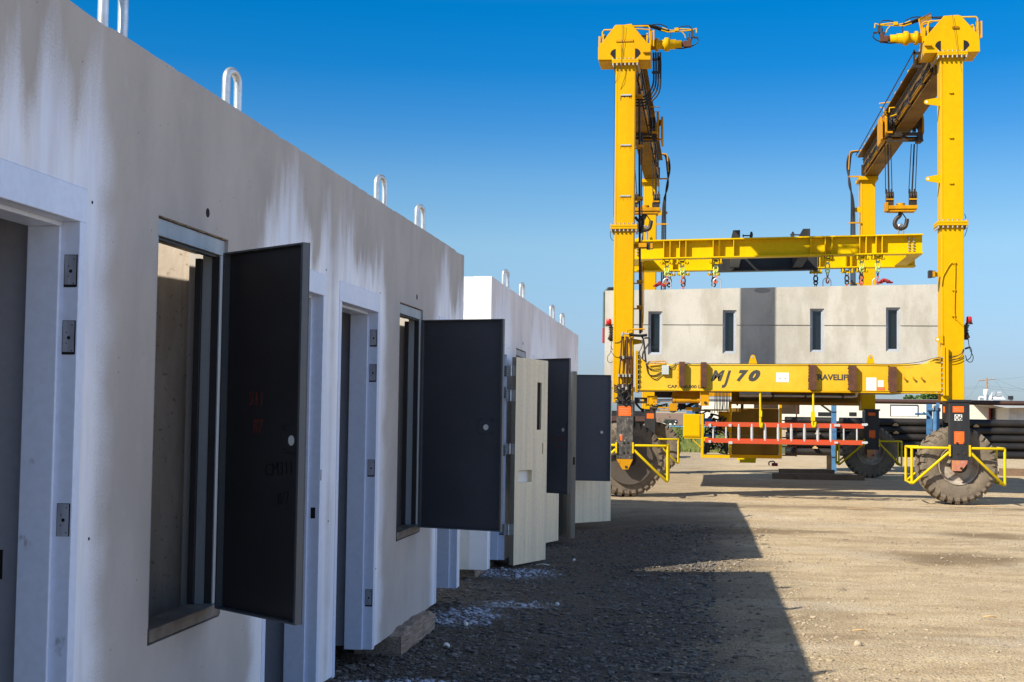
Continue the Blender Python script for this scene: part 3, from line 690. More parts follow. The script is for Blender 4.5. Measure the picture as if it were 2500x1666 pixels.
tab(RXa, X(2259, FY), 249, FY+.06, legFR); tab(RXa, X(2262, FY), 437, FY+.06, legFR); tab(RXa+.03, X(2283, FY), 829, FY-.03, legFR, .17)
tab(LXb, X(1570, FY), 839, FY+.06, legFL, .12)
tab(RRa, X(2078, RY), 511, RY+.06, legRR); tab(RLb, X(1626, RY), 515, RY+.06, legRL)

# winch heads on top of the near legs
def head(poly_px, x0, x1, side):
    """poly_px: outline of the front plate in photo pixels; side = +1 when the gearbox sticks out to the right"""
    y0 = FY-.05; pts = [at(px, py, y0) for px, py in poly_px]
    hd = MB(); poly = [(p.x, p.z) for p in pts]; zb = min(p[1] for p in poly); ztop_ = max(p[1] for p in poly)
    xl = min(p[0] for p in poly); xr = max(p[0] for p in poly)
    hd.prism(poly, y0, y0+.035, 'y'); hd.prism(poly, FY+HD-.01, FY+HD+.025, 'y')
    hd.box(xl+.01, xr-.01, y0+.036, FY+HD-.011, zb+.002, zb+.03)
    hd.box(xl+.012, xl+.04, y0+.036, FY+HD-.011, zb+.031, zb+.34); hd.box(xr-.04, xr-.012, y0+.036, FY+HD-.011, zb+.031, zb+.34)
    o = hd.build('winch_head', M['yellow'], crane, bevel=.006)
    q = MB()
    for s, xx in ((-1, x0), (1, x1)):
        r = .105; p = [(xx, zb+.006)]+[(xx+s*r*math.sin(a), zb+.006+.12+r*math.cos(a)) for a in [PI/2-PI/2*i/6 for i in range(7)]]
        q.prism(p+[(xx, zb+.226)], y0-.003, y0-.0005, 'y')
    q.build('arch_opening', M['dark_hole'], o)
    n = MB(); n.box(x0+.005, x1-.005, y0-.012, y0-.0035, zb+.031, zb+.24); n.build('leg_cap_plate', M['yellow'], o)
    f = MB(); f.box(x0-.07, x1+.07, y0-.05, y0-.0130, zb-.022, zb+.016); f.box(x0-.07, x1+.07, y0-.05, FY+HD+.04, zb-.058, zb-.024)
    fo = f.build('mounting_flange', M['yellow'], o, bevel=.004)
    b = MB()
    for i in range(7):
        xx = x0-.045+(x1-x0+.09)*i/6; b.cyl((xx, y0-.032, zb+.016), (xx, y0-.032, zb+.04), .017, n=6); b.cyl((xx, y0-.032, zb-.058), (xx, y0-.032, zb-.105), .019, n=6)
    for i in range(10):
        yy = y0+.02+HD*i/9
        for xx in (x0-.045, x1+.045): b.cyl((xx, yy, zb-.058), (xx, yy, zb-.10), .017, n=6)
    b.build('bolt', M['lug'], fo)
    # drum
    dc = zb+.42; yc = FY+.30; xa, xb = xl+.10, xr-.10
    d = MB(); prof = [(.27, 0), (.27, 0)]
    nn = 44
    prof = []
    for i in range(nn+1):
        h = (xb-xa)*i/nn; prof.append((.168+.010*(i % 2), h))
    d.lathe([(.02, 0)]+prof+[(.02, xb-xa)], (xa, yc, dc), (1, 0, 0), 36); d.build('rope_drum', M['rope'], o)
    d = MB()
    for xx in (xa-.03, xb): d.cyl((xx, yc, dc), (xx+.03, yc, dc), .205, n=36)
    d.box(xl-.005, xl+.035, yc-.22, yc-.12, dc-.15, dc+.11); d.box(xr-.035, xr+.005, yc-.22, yc-.12, dc-.12, dc+.22); d.box(xr+.03, xr+.06, yc-.25, yc-.17, dc-.12, dc+.20)
    d.build('drum_flange', M['yellow'], o)
    g_ = MB(); xs_ = xr if side > 0 else xl
    # guard rails over the drum
    for (a_, b_, h_) in ((xl+.08, xl+.30, .215), (xr-.40, xr-.03, .275)):
        g_.tube([(a_, FY+.02, dc+.05), (a_, FY+.02, dc+h_-.04), (a_+.03, FY+.02, dc+h_), (b_-.03, FY+.02, dc+h_), (b_, FY+.02, dc+h_-.04), (b_, FY+.02, dc+.02)], .016, 6)
    g_.build('guard_rail', M['yellow'], o)
    # gearbox and motor sticking out sideways
    gx = MB(); s = side; zc = dc-.03; x = xs_+s*.09
    prof = [(.02, -.10), (.10, -.10), (.10, -.02), (.135, -.015), (.135, .035), (.088, .045), (.096, .15), (.13, .165), (.138, .18), (.138, .235), (.125, .25), (.098, .255), (.098, .37), (.078, .38), (.078, .50), (.03, .505), (.02, .51)]
    gx.lathe(prof, (x, yc, zc), (s, 0, 0), 28)
    for k in range(14):
        a = 2*PI*k/14
        for rr, hx in ((.128, .035), (.122, .25), (.09, .375)): 
            c = Vector((x+s*hx, yc+math.cos(a)*rr*.93, zc+math.sin(a)*rr*.93)); gx.cyl(c-Vector((s*.02, 0, 0)), c+Vector((s*.012, 0, 0)), .010, n=6)
    gx.build('gearbox', M['yellow'], o)
    mo = MB(); mo.cyl((x+s*.50, yc, zc), (x+s*.54, yc, zc), .055); mo.box(*sorted((x+s*.54, x+s*.69)), yc-.06, yc+.06, zc-.065, zc+.055); mo.box(*sorted((x+s*.62, x+s*.70)), yc-.04, yc+.04, zc+.056, zc+.10)
    mo.build('hydraulic_motor', M['rust'], o, bevel=.008)
    vb = MB(); vb.box(*sorted((x+s*.60, x+s*.66)), yc-.04, yc+.03, zc+.09, zc+.13); vb.box(*sorted((x+s*.68, x+s*.74)), yc-.05, yc+.0, zc+.12, zc+.25); vb.cyl((x+s*.70, yc, zc+.09), (x+s*.70, yc, zc+.31), .016, n=8); vb.cyl((x+s*.65, yc, zc+.10), (x+s*.65, yc, zc+.22), .012, n=8)
    vb.box(*sorted((x+s*.74, x+s*.82)), yc-.03, yc+.02, zc+.11, zc+.14)
    vb.build('valve_block', M['grease'], o)
    h = MB(); Pt = lambda a, b, dy=0: (x+s*a*.80, yc+dy, zc+b*.62)
    for k in range(3):
        o_ = k*.018
        h.tube([Pt(-.75, .53+o_*.4, -.1), Pt(-.55, .57+o_, -.08), Pt(-.25, .63-o_, -.04), Pt(0, .60-o_*1.5, k*.03), Pt(.18, .50-o_, k*.03), Pt(.32, .46-o_*.6, k*.03)], .017, 7, smooth_pts=5)
    h.tube([Pt(-.30, .57), Pt(-.1, .66), Pt(.10, .66), Pt(.28, .56)], .011, 6, smooth_pts=5)
    h.tube([Pt(.50, .50), Pt(.62, .57), Pt(.80, .58), Pt(.86, .50)], .010, 6, smooth_pts=5); h.tube([Pt(.50, .48), Pt(.64, .50), Pt(.76, .44), Pt(.88, .40)], .010, 6, smooth_pts=5)
    h.tube([Pt(1.0, .24), Pt(1.03, .10), Pt(.96, -.02), Pt(.80, -.10), Pt(.62, -.14), Pt(.45, -.12)], .012, 6, smooth_pts=5)
    h.tube([Pt(.34, .44), Pt(.34, .25), Pt(.30, -.02)], .009, 6)
    h.build('hose', M['rubber'], o)
    yt = MB()
    yt.tube([Pt(.15, .55), Pt(.30, .47), Pt(.42, .45), Pt(.58, .50), Pt(.90, .46), Pt(.98, .50), Pt(.99, .36)], .013, 6); yt.tube([Pt(.12, .47), Pt(.30, .40), Pt(.60, .42), Pt(.86, .44)], .013, 6); yt.tube([Pt(.62, .42), Pt(.70, .30), Pt(.72, .20)], .010, 6)
    yt.box(*sorted((x+s*.36, x+s*.44)), yc-.03, yc+.03, zc+.265, zc+.325)
    yt.tube([(xs_+s*.02, yc-.1, dc-.02), (xs_+s*.03, yc-.1, dc+.20), (xs_-s*.03, yc-.1, dc+.25), (xs_-s*.35, yc-.1, dc+.28)], .013, 6)
    yt.build('pipe_run', M['yellow'], o)
    # hose tower below the gearbox
    ht = MB()
    for k in range(4): ht.tube([(xs_+s*(.04+.045*k), yc-.06, dc-.2), (xs_+s*(.05+.045*k), yc-.06, zb-.15), (xs_+s*(.03+.04*k), yc, zb-.42-.05*k), (xs_-s*.10, yc+.05, zb-.62-.06*k), (xs_-s*.30, yc+.1, zb-.62-.06*k)], .018, 7, smooth_pts=4)
    if s > 0: ht.build('hose', M['rubber'], o)
    br = MB(); br.box(*sorted((xs_+s*.02, xs_+s*.18)), yc-.10, yc-.02, zb+.06, zb+.10); br.box(*sorted((xs_+s*.13, xs_+s*.17)), yc-.10, yc-.06, zb-.20, zb+.14)
    br.box(*sorted((xs_+s*.01, xs_+s*.19)), yc-.09, yc-.03, zb-.20, zb-.16)
    br.build('hose_bracket', M['grease'], o)
    tr = MB(); a_ = X(1505 if s > 0 else 2318, y0); 
    n2 = MB(); 
    if s > 0: n2.box(*sorted((at(1504, 96, y0).x, at(1546, 96, y0).x)), y0-.02, y0-.0005, at(1504, 103, y0).z, at(1504, 98, y0).z); n2.box(at(1570, 128, y0).x, at(1588, 128, y0).x, y0-.05, y0-.0005, at(1570, 130, y0).z, at(1570, 127.5, y0).z)
    else: n2.box(at(2324, 66, y0).x, at(2340, 66, y0).x, y0-.03, y0-.0005, at(2324, 67, y0).z, at(2324, 65, y0).z); n2.box(at(2324, 66, y0).x, at(2340, 66, y0).x, y0-.03, y0-.0005, at(2324, 70, y0).z, at(2324, 68.5, y0).z); n2.box(at(2257, 112, y0).x, at(2274, 112, y0).x, y0-.06, y0-.0005, at(2257, 114, y0).z, at(2257, 112, y0).z)
    n2.build('welded_bracket', M['yellow_worn'], o)
    return o, zb, dc
def pxl(ox, oy, s, L): return [(ox+a/s, oy+b/s) for a, b in L]
hL, zbL, dcL = head(pxl(1430, 30, 4.9, [(148, 570), (148, 430), (157, 372), (190, 370), (355, 152), (460, 150), (545, 138), (735, 365), (780, 378), (775, 570)]), LXa, LXb, 1)
hR, zbR, dcR = head(pxl(2080, 20, 4.6118, [(818, 508), (822, 322), (850, 305), (1035, 87), (1140, 80), (1190, 76), (1228, 86), (1410, 285), (1430, 290), (1438, 370), (1443, 490)]), RXa, RXb, -1)
mg = MB(); p0 = at(2080+755/4.61, 20+125/4.61, 26.2); p1 = at(2080+885/4.61, 20+60/4.61, 26.2); p2 = at(2080+900/4.61, 20+165/4.61, 26.2); p3 = at(2080+790/4.61, 20+190/4.61, 26.2)
for k in range(9):
    t = k/8; mg.tube([p0.lerp(p3, t), p1.lerp(p2, t)], .006, 4); mg.tube([p0.lerp(p1, t), p3.lerp(p2, t)], .006, 4)
mg.tube([p0, p1, p2, p3], .014, 5, closed=True); mg.tube([p3, at(2080+800/4.61, 20+395/4.61, 26.2)], .022, 5); mg.tube([p0, at(2080+815/4.61, 20+400/4.61, 26.2)], .02, 5)
mg.build('mesh_guard', M['yellow_worn'], hR)

# overhead rails running back to the far legs
def rail(xc, side, zb=8.30, zt=8.98, w=.36):
    y0, y1 = FY+HD-.02, RY+.62; web = .10; mb = MB()
    x0, x1 = xc-w/2, xc+w/2
    mb.box(x0+.03, x1-.03, y0, y1, zb+.026, zt-.026); mb.box(x0, x1, y0, y1, zb, zb+.0255); mb.box(x0-.13, x1+.13, y0, y1, zt-.0255, zt)
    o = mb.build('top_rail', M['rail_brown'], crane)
    b = MB()
    for k in range(12): yy = y0+.5+k*.98; b.box(x0-.12, x0-.04, yy, yy+.09, zt, zt+.055); b.box(x1+.04, x1+.12, yy, yy+.09, zt, zt+.055)
    b.build('rail_clip', M['yellow'], o)
    hs = MB(); s = -side
    xw = x0+.03 if side > 0 else x1-.03
    for k in range(4):
        pts = []; 
        for j in range(27):
            yy = y0+.2+(y1-y0-.9)*j/26; sag = .035*abs(math.sin(PI*j/4)); pts.append((xw-side*(.05+.02*(k % 2)), yy, zb+.17+.045*k-sag*(1+k*.25)))
        hs.tube(pts, .019, 6)
    hs.build('hose', M['rubber'], o)
    pr = MB()
    for k in range(2): pr.tube([(xw-side*.055, y0+.2, zb+.10+.06*k), (xw-side*.055, y1-.8, zb+.10+.06*k)], .018, 6)
    pr.build('pipe_run', M['yellow_worn'], o)
    c = MB()
    for k in range(7): yy = y0+1.0+k*1.75; c.box(*sorted((xw, xw-side*.10)), yy, yy+.05, zb+.06, zb+.36)
    c.build('hose_clamp', M['grease'], o)
    return o
RXC = (X(2050+205/3.486, 38.3, 430)+X(2050+310/3.486, 38.3, 430))/2; LXC = (RLa+RLb)/2
railR = rail(RXC, 1); railL = rail(LXC+.02, -1)
rp = MB(); rp.tube([at(2228, 132, 26.4), at(2090, 380, 37.6)], .014, 6); rp.tube([(RXC-.25, 26.6, 8.75), (RXC-.25, 37.9, 8.75)], .012, 5); rp.tube([(LXC+.25, 26.6, 8.8), (LXC+.25, 37.9, 8.8)], .012, 5); rp.build('tension_rope', M['rope'], railR)
for xa, xb, o in ((RLa, RLb, legRL), (RRa, RRb, legRR)):
    f = MB(); f.box(xa-.07, xb+.07, RY-.10, RY+.70, 8.20, 8.295); f.build('mounting_flange', M['yellow'], o)
    h = MB(); s = 1 if o is legRL else -1; xw = xb if s > 0 else xa
    for k in range(3): h.tube([(xw+s*.05, RY+.1, 9.02), (xw+s*(.24+.03*k), RY+.08, 8.98), (xw+s*(.30+.04*k), RY+.05, 8.6), (xw+s*(.33-.02*k), RY, 8.1), (xw+s*(.20+.03*k), RY, 7.6), (xw+s*(.17+.05*k), RY-.02, 6.5), (xw+s*(.17+.05*k), RY-.02, 3.2)], .022, 7, smooth_pts=4)
    h.build('hose', M['rubber'], o)
    b = MB(); b.tube([(xw-s*.1, RY, 9.05), (xw+s*.27, RY, 9.02), (xw+s*.31, RY, 8.95), (xw+s*.33, RY, 8.5)], .02, 6)
    for zz in (8.3, 7.0, 6.4, 5.3): b.box(*sorted((xw, xw+s*.34)), RY-.05, RY-.02, zz-.02, zz+.02)
    b.build('hose_bracket', M['yellow_worn'], o)

# trolleys with sheaves, ropes and hook blocks
HY = 32.35
def trolley(xc, cy, side, zb=8.30, zt=8.98):
    Yp = cy-.30; ref = 2160 if side > 0 else 1600
    def hexplate(mb, x, za, zb_, y0, y1, t=.05):
        h = zb_-za; mb.prism([(y0+.06, za), (y1-.06, za), (y1, za+h*.15), (y1, zb_-h*.30), (y1-.12, zb_), (y0+.12, zb_), (y0, zb_-h*.30), (y0, za+h*.12)], x, x+t, 'x')
    mb = MB(); z0, z1 = Z(347, Yp, ref), Z(270, Yp, ref); xo = xc-side*.52; xi = xc+side*.40
    hexplate(mb, xo-.03, z0, z1-.12, Yp, cy+.35, .05); hexplate(mb, xo+side*.10-.03, Z(331, Yp, ref), z1, Yp-.02, cy+.30, .05); hexplate(mb, xi-.02, Z(328, Yp, ref), Z(280, Yp, ref), Yp, cy+.35, .05)
    mb.box(*sorted((xo+side*.12, xo+side*.24)), Yp-.02, Yp+.03, Z(326, Yp, ref), Z(321, Yp, ref))
    mb.box(*sorted((xo+.0, xo+side*.11)), Yp+.1, cy+.3, z1-.25, z1-.2); mb.box(*sorted((xo, xi)), cy+.05, cy+.10, Z(335, Yp, ref), Z(331.5, Yp, ref))
    o = mb.build('trolley', M['yellow_worn'], crane, bevel=.008)
    fr = MB(); za, zb2 = Z(331, Yp, ref), Z(324, Yp, ref); zc_, zd = Z(345, Yp, ref), Z(341, Yp, ref)
    fr.box(*sorted((xo+side*.11, xi)), Yp+.02, Yp+.12, za, zb2); fr.box(*sorted((xo+side*.11, xi)), cy+.22, cy+.32, za, zb2); fr.box(*sorted((xo+side*.11, xi+side*.02)), Yp+.06, Yp+.14, zc_, zd)
    for k in (.14, .45, .80): fr.box(*sorted((xc-side*.52+side*k, xc-side*.52+side*(k+.09))), Yp+.07, Yp+.13, zd, za)
    fr.box(*sorted((xi-side*.12, xi)), Yp+.0, cy+.1, zc_, za-.002)
    fr.build('cross_frame', M['grease'], o)
    w = MB()
    for xx in (xo+side*.20, xo+side*.28, xi-side*.12):
        for yy in (cy-.15, cy+.2): w.lathe([(.03, 0), (.17, 0), (.14, .02), (.14, .03), (.17, .05), (.03, .05)], (xx-.025, yy, za+.32), (1, 0, 0), 24)
    w.build('sheave', M['grease'], o)
    rl = MB()
    if side > 0:
        rl.tube(P_([(2158, 278), (2158, 264), (2148, 263), (2147, 253), (2173, 250)], Yp), .014, 6); rl.tube(P_([(2171, 275), (2172, 264), (2187, 263)], Yp), .018, 6); rl.tube(P_([(2174, 285), (2192, 279)], Yp), .018, 6)
    else: rl.tube(P_([(1598, 285), (1598, 274), (1610, 273), (1610, 262), (1584, 261)], Yp), .014, 6)
    rl.build('handle_rail', M['yellow'], o)
    return o
def P_(L, Y): return [at(a, b, Y) for a, b in L]
TRY = 31.9
trR = trolley(RXC, TRY, 1); trL = trolley(LXC+.02, TRY, -1)
bz = Z(250+905/3.486+0, HY, 2195)      # hook block beam height
def hook_block(xc):
    z = Z(508.5, HY, 2195); o_ = MB(); o_.box(xc-.36, xc+.37, HY-.16, HY+.16, z-.04, z+.045); o_.box(xc-.30, xc+.32, HY-.13, HY+.13, z-.10, z-.041)
    o_.box(xc-.37, xc-.30, HY-.17, HY+.10, z-.09, z+.12)
    o = o_.build('hook_block', M['yellow_worn'], crane, bevel=.006)
    sh = MB()
    for s in (-1, 1):
        for k in (-1, 0, 1):
            xx = xc+s*.265+k*.055; sh.prism([(HY-.10, z+.05), (HY+.10, z+.05), (HY+.09, z+.38), (HY+.02, z+.46), (HY-.05, z+.42), (HY-.10, z+.30)], xx-.012, xx+.012, 'x')
            sh.lathe([(.02, 0), (.13, 0), (.11, .014), (.13, .028), (.02, .028)], (xx+.014, HY, z+.27), (1, 0, 0), 20)
        sh.box(xc+s*.265-.09, xc+s*.265+.09, HY-.14, HY-.10, z+.055, z+.16)
    sh.build('sheave', M['grease'], o)
    bp = MB()
    for s in (-1, 1): bp.box(xc+s*.265-.085, xc+s*.265+.085, HY-.17, HY-.141, z+.17, z+.205)
    bp.cyl((xc, HY, z+.046), (xc, HY, z+.11), .10, n=16); bp.build('bearing_cap', M['yellow_worn'], o)
    hk = MB(); hk.tube([(xc, HY, z-.08), (xc-.02, HY, z-.18), (xc-.10, HY, z-.26), (xc-.135, HY, z-.36), (xc-.10, HY, z-.45), (xc, HY, z-.49), (xc+.10, HY, z-.45), (xc+.135, HY, z-.36), (xc+.15, HY, z-.26)], .05, 10, smooth_pts=5, rs=None)
    hk.tube([(xc+.04, HY, z-.12), (xc+.14, HY, z-.27)], .014, 6)
    hk.build('hook', M['grease'], o)
    sk = MB(); zz = z-.42
    sk.tube([(xc-.05, HY, zz-.42), (xc-.055, HY, zz-.2), (xc-.045, HY, zz-.02), (xc, HY, zz+.03), (xc+.045, HY, zz-.02), (xc+.055, HY, zz-.2), (xc+.05, HY, zz-.42)], .028, 8, smooth_pts=4)
    sk.cyl((xc-.085, HY, zz-.42), (xc+.085, HY, zz-.42), .034, n=12); so_ = sk.build('shackle', M['steel'], o)
    gp = MB(); gp.cyl((xc-.02, HY-.04, zz-.43), (xc-.02, HY-.075, zz-.43), .04, n=10); gp.build('shackle_pin', M['green_pin'], so_)
    rp = MB()
    for s in (-1, 1):
        for k in (-1.4, -.2, .1, 1.3): rp.tube([(xc+s*.265+k*.055, HY, z+.35), (xc+s*.30+k*.055*.9-.04, TRY+.05, 8.0)], .011, 5)
    rp.build('hoist_rope', M['rope'], o)
    return z-.42-.42
zl = hook_block(RXC); hook_block(LXC+.12)

# sill beam between the near legs, with its lettering
SY = FY-.02
def pv(px, py, Y=SY): p = at(px, py, Y); return (p.x, p.z)
sp = [pv(1560, 954), pv(1557.5, 858), pv(1561, 873), pv(1574, 882), pv(1583, 889.5), pv(2262, 889), pv(2283, 875), pv(2298, 871), pv(2299, 956.5)]
mb = MB(); mb.prism(sp, SY, SY+.50, 'y'); sill = mb.build('sill_beam', M['yellow_sill'], crane, bevel=.006)
fl = MB()
x0 = pv(1551.5, 900)[0]; fl.box(x0, x0+.022, SY-.05, SY+.55, pv(1551, 958)[1], pv(1551, 857)[1]); fl.box(x0+.03, x0+.045, SY-.06, SY+.55, pv(1551, 958)[1], pv(1551, 857)[1])
x1 = pv(2301, 900)[0]; fl.box(x1, x1+.035, SY-.07, SY+.55, pv(2301, 966)[1], pv(2301, 846)[1]); fl.box(x1+.05, x1+.10, SY-.06, SY+.0, pv(2301, 966)[1], pv(2301, 850)[1])
fl.box(pv(1570, 0)[0], pv(2300, 0)[0], SY-.03, SY+.55, pv(1950, 957.5)[1], pv(1950, 955.0)[1])
fo = fl.build('end_flange', M['yellow'], sill)
b = MB()
for k in range(8):
    zz = pv(1551, 866+k*12.3)[1]; b.cyl((x0+.047, SY-.035, zz), (x0+.075, SY-.035, zz), .016, n=6)
    zz = pv(2301, 874+k*12.6)[1]; b.cyl((x1-.002, SY-.045, zz), (x1-.035, SY-.045, zz), .018, n=6)
b.build('bolt', M['lug'], fo)
for px in (1833.5, ): pass
for cx, cw in ((1838.5, 11.5), (2127, 11)):
    t = MB(); zt0 = pv(cx, 889)[1]; zt1 = pv(cx, 866)[1]; w0 = abs(pv(cx+cw, 880)[0]-pv(cx, 880)[0]); c0 = pv(cx, 880)[0]; r = .046
    t.prism([(c0-w0, zt0-.02), (c0+w0, zt0-.02)]+[(c0+r*math.cos(a), zt1-r+r*math.sin(a)) for a in [PI*i/8 for i in range(9)]], SY+.10, SY+.13, 'y')
    to = t.build('lifting_eye', M['yellow'], sill); q = MB(); q.cyl((c0, SY+.095, zt1-r), (c0, SY+.135, zt1-r), .022, n=12); q.build('pin_hole', M['decal_grey'], to)
rz0, rz1 = Z(951, SY), Z(890.5, SY)
for a, b_ in ((1658.4, 1672), (1711, 1725), (1976.5, 1992), (2073.5, 2089.5), (2171, 2187)):
    r = MB(); xa, xb = pv(a, 920)[0], pv(b_, 920)[0]; kx = (a-1950)*.0155/124; r.box(xa, xb, SY-.12, SY-.105, rz0-kx, rz1-kx); r.box(xa, xa+.014, SY-.1049, SY-.001, rz0-kx, rz1-kx); r.box(xb-.014, xb, SY-.1049, SY-.001, rz0-kx, rz1-kx)
    r.build('bumper_channel', M['rust'], sill)
    q = MB(); pts = []; 
    for sd, xx in ((-1, xa), ):
        n = 22; zz0, zz1 = rz0, rz1
        left = [(xx-.012-abs(noise.noise(Vector((k*.55, a, 0))))*.05, zz0+(zz1-zz0)*k/n) for k in range(n+1)]
        q.prism(left+[(xx+.004, zz1), (xx+.004, zz0)], SY-.0022, SY-.0006, 'y')
    q.build('rust_bleed', M['rust'] if a > 1900 else M['yellow_worn'], sill)
def lettering(t, px, py, h_px, Y, parent, m, bold=0., shear=0., width_px=None, name='lettering', label=None):
    o = at(px, py, Y); hgt = h_px*Y/F_PX; size = hgt/.70
    sx = 1.
    if width_px:
        cu = bpy.data.curves.new('t', 'FONT'); cu.body = t; cu.size = size; cu.offset = bold; to = bpy.data.objects.new('t', cu); COL.objects.link(to); bpy.context.view_layer.update(); wd = to.dimensions.x; bpy.data.objects.remove(to); sx = (width_px*Y/F_PX)/wd
    return text_mesh(t, size, name, m, parent, frame_M(o, (1, 0, 0), (0, 0, 1)), .0012, bold, shear, label, sx)
lettering('M', 1735, 929, 23.5, SY-.0015, sill, M['letters'], .013, .36, 24); lettering('J', 1768, 936, 30, SY-.0015, sill, M['letters'], .013, .36, 11); lettering('7', 1798, 929, 23.5, SY-.0015, sill, M['letters'], .018, .36, 20); lettering('0', 1825, 929, 23.5, SY-.0015, sill, M['letters'], .018, .36, 25)
lettering('TRAVELIFT', 1983, 927.5, 13, SY-.0015, sill, M['letters'], .0055, 0, 94)
lettering('CAP. 140,000 LBS', 1629.5, 947.5, 7.6, SY-.0015, sill, M['black_paint'], .002, 0, 92)
def decal(a, b, c, d, m, parent, Y=SY, name='decal', lines=0, label=None):
    p0 = at(a, d, Y-.002); p1 = at(b, c, Y-.002); q = MB(); q.box(p0.x, p1.x, Y-.003, Y-.0008, p0.z, p1.z); o = q.build(name, m, parent, label=label)
    if lines:
        l = MB()
        for k in range(lines):
            zz = p1.z-(p1.z-p0.z)*(k+1)/(lines+1); w = (p1.x-p0.x); l.box(p0.x+w*.12, p0.x+w*(.5+.38*random.random()), Y-.0042, Y-.0032, zz-.0022, zz+.0022)
        l.build('small_print', M['decal_grey'], o)
    return o
d1 = decal(1895, 1926, 910.5, 933, M['decal_white'], sill)
q = MB()
for cx in (1904.5, 1917.5): c = at(cx, 924, SY-.004); q.prism([(c.x-.022, c.z-.008), (c.x+.022, c.z-.008), (c.x, c.z+.014)], SY-.0045, SY-.0033, 'y'); q.box(c.x-.03, c.x+.03, SY-.0045, SY-.0033, c.z-.012, c.z-.0095)
c = at(1911, 920.5, SY-.004); q.box(c.x-.04, c.x+.04, SY-.0045, SY-.0033, c.z, c.z+.0025); c = at(1911, 930, SY-.004); q.box(c.x-.03, c.x+.05, SY-.0045, SY-.0033, c.z, c.z+.003); q.build('pictogram', M['decal_grey'], d1)
decal(2115, 2139.5, 922.5, 953.5, M['decal_white'], sill, lines=9); decal(2143.5, 2157, 929, 945, M['decal_white'], sill, lines=5); decal(2141, 2160.5, 946, 953.5, M['decal_orange'], sill, lines=2); decal(2205, 2227, 893.5, 898.5, M['yellow_sill'], sill, lines=1)
jb = MB(); p0 = at(1616, 915, SY); p1 = at(1633.5, 892.5, SY); jb.box(p0.x, p1.x, SY-.07, SY-.001, p0.z, p1.z); jb.build('junction_box', M['junction'], sill, bevel=.006)
st = MB()
for px in (2207, 2229, 2249): c = at(px, 924, SY); st.cyl((c.x, SY, c.z), (c.x, SY-.06, c.z+.005), .014, n=8); st.cyl((c.x, SY-.055, c.z+.005), (c.x, SY-.065, c.z+.005), .024, n=8)
st.build('hanger_stud', M['yellow_worn'], sill)
wr = MB()
wv = lambda L, Y=SY-.02: [at(a, b, Y) for a, b in L]
def wpx(L): return [(1480+a/7.84, 760+b/7.84) for a, b in L]
wr.tube(wv(wpx([(760, 1000), (820, 1080), (900, 1110), (1000, 1090), (1066, 1065)])), .006, 5, smooth_pts=4); wr.tube(wv(wpx([(770, 1040), (830, 1110), (930, 1135), (1066, 1108)])), .006, 5, smooth_pts=4)
wr.tube(wv(wpx([(765, 1010), (800, 1180), (860, 1230), (950, 1225), (1040, 1170), (1066, 1180)])), .010, 5, smooth_pts=4); wr.tube(wv(wpx([(800, 1190), (870, 1270), (950, 1305), (1020, 1250), (1070, 1215)])), .008, 5, smooth_pts=4)
wr.tube(wv(wpx([(1200, 1065), (1270, 1050), (1325, 1000), (1460, 990), (1600, 995)])), .006, 5, smooth_pts=4); wr.tube(wv(wpx([(1210, 1095), (1280, 1100), (1310, 1060), (1325, 1000)])), .006, 5, smooth_pts=4)
wr.tube(wv([(1665, 889), (1760, 888.2), (1900, 889.2), (2080, 888.4), (2180, 889.5), (2240, 885), (2290, 873), (2340, 868), (2352, 852)], SY-.03), .006, 5, smooth_pts=5)
wr.tube(wv([(2278, 879), (2300, 876), (2325, 873), (2345, 865), (2354, 853)], SY-.05), .008, 5, smooth_pts=5); wr.tube(wv([(2278, 879), (2300, 881), (2325, 880), (2345, 872), (2354, 855)], SY-.05), .007, 5, smooth_pts=5)
wr.build('cable', M['rubber'], sill)
yp = MB(); yp.tube(wv(wpx([(790, 985), (830, 970), (970, 965), (1110, 955), (1135, 965), (1135, 990)]), SY+.05), .012, 6); yp.tube(wv(wpx([(790, 1000), (1000, 1000), (1180, 998)]), SY+.02), .012, 6); yp.tube(wv(wpx([(830, 1050), (1000, 1030), (1130, 1000)]), SY-.02), .010, 6); yp.build('pipe_run', M['yellow_worn'], sill)
# far sill beam
mb = MB(); zf0, zf1 = 2.12, 2.63; mb.box(RLb+.01, RRa-.01, RY+.02, RY+.5, zf0, zf1); mb.box(RLb+.01, RLb+.05, RY-.02, RY+.55, zf0-.08, zf1+.2); mb.box(RRa-.05, RRa-.01, RY-.02, RY+.55, zf0-.08, zf1+.2)
mb.build('sill_beam', M['yellow_worn'], crane, bevel=.006)

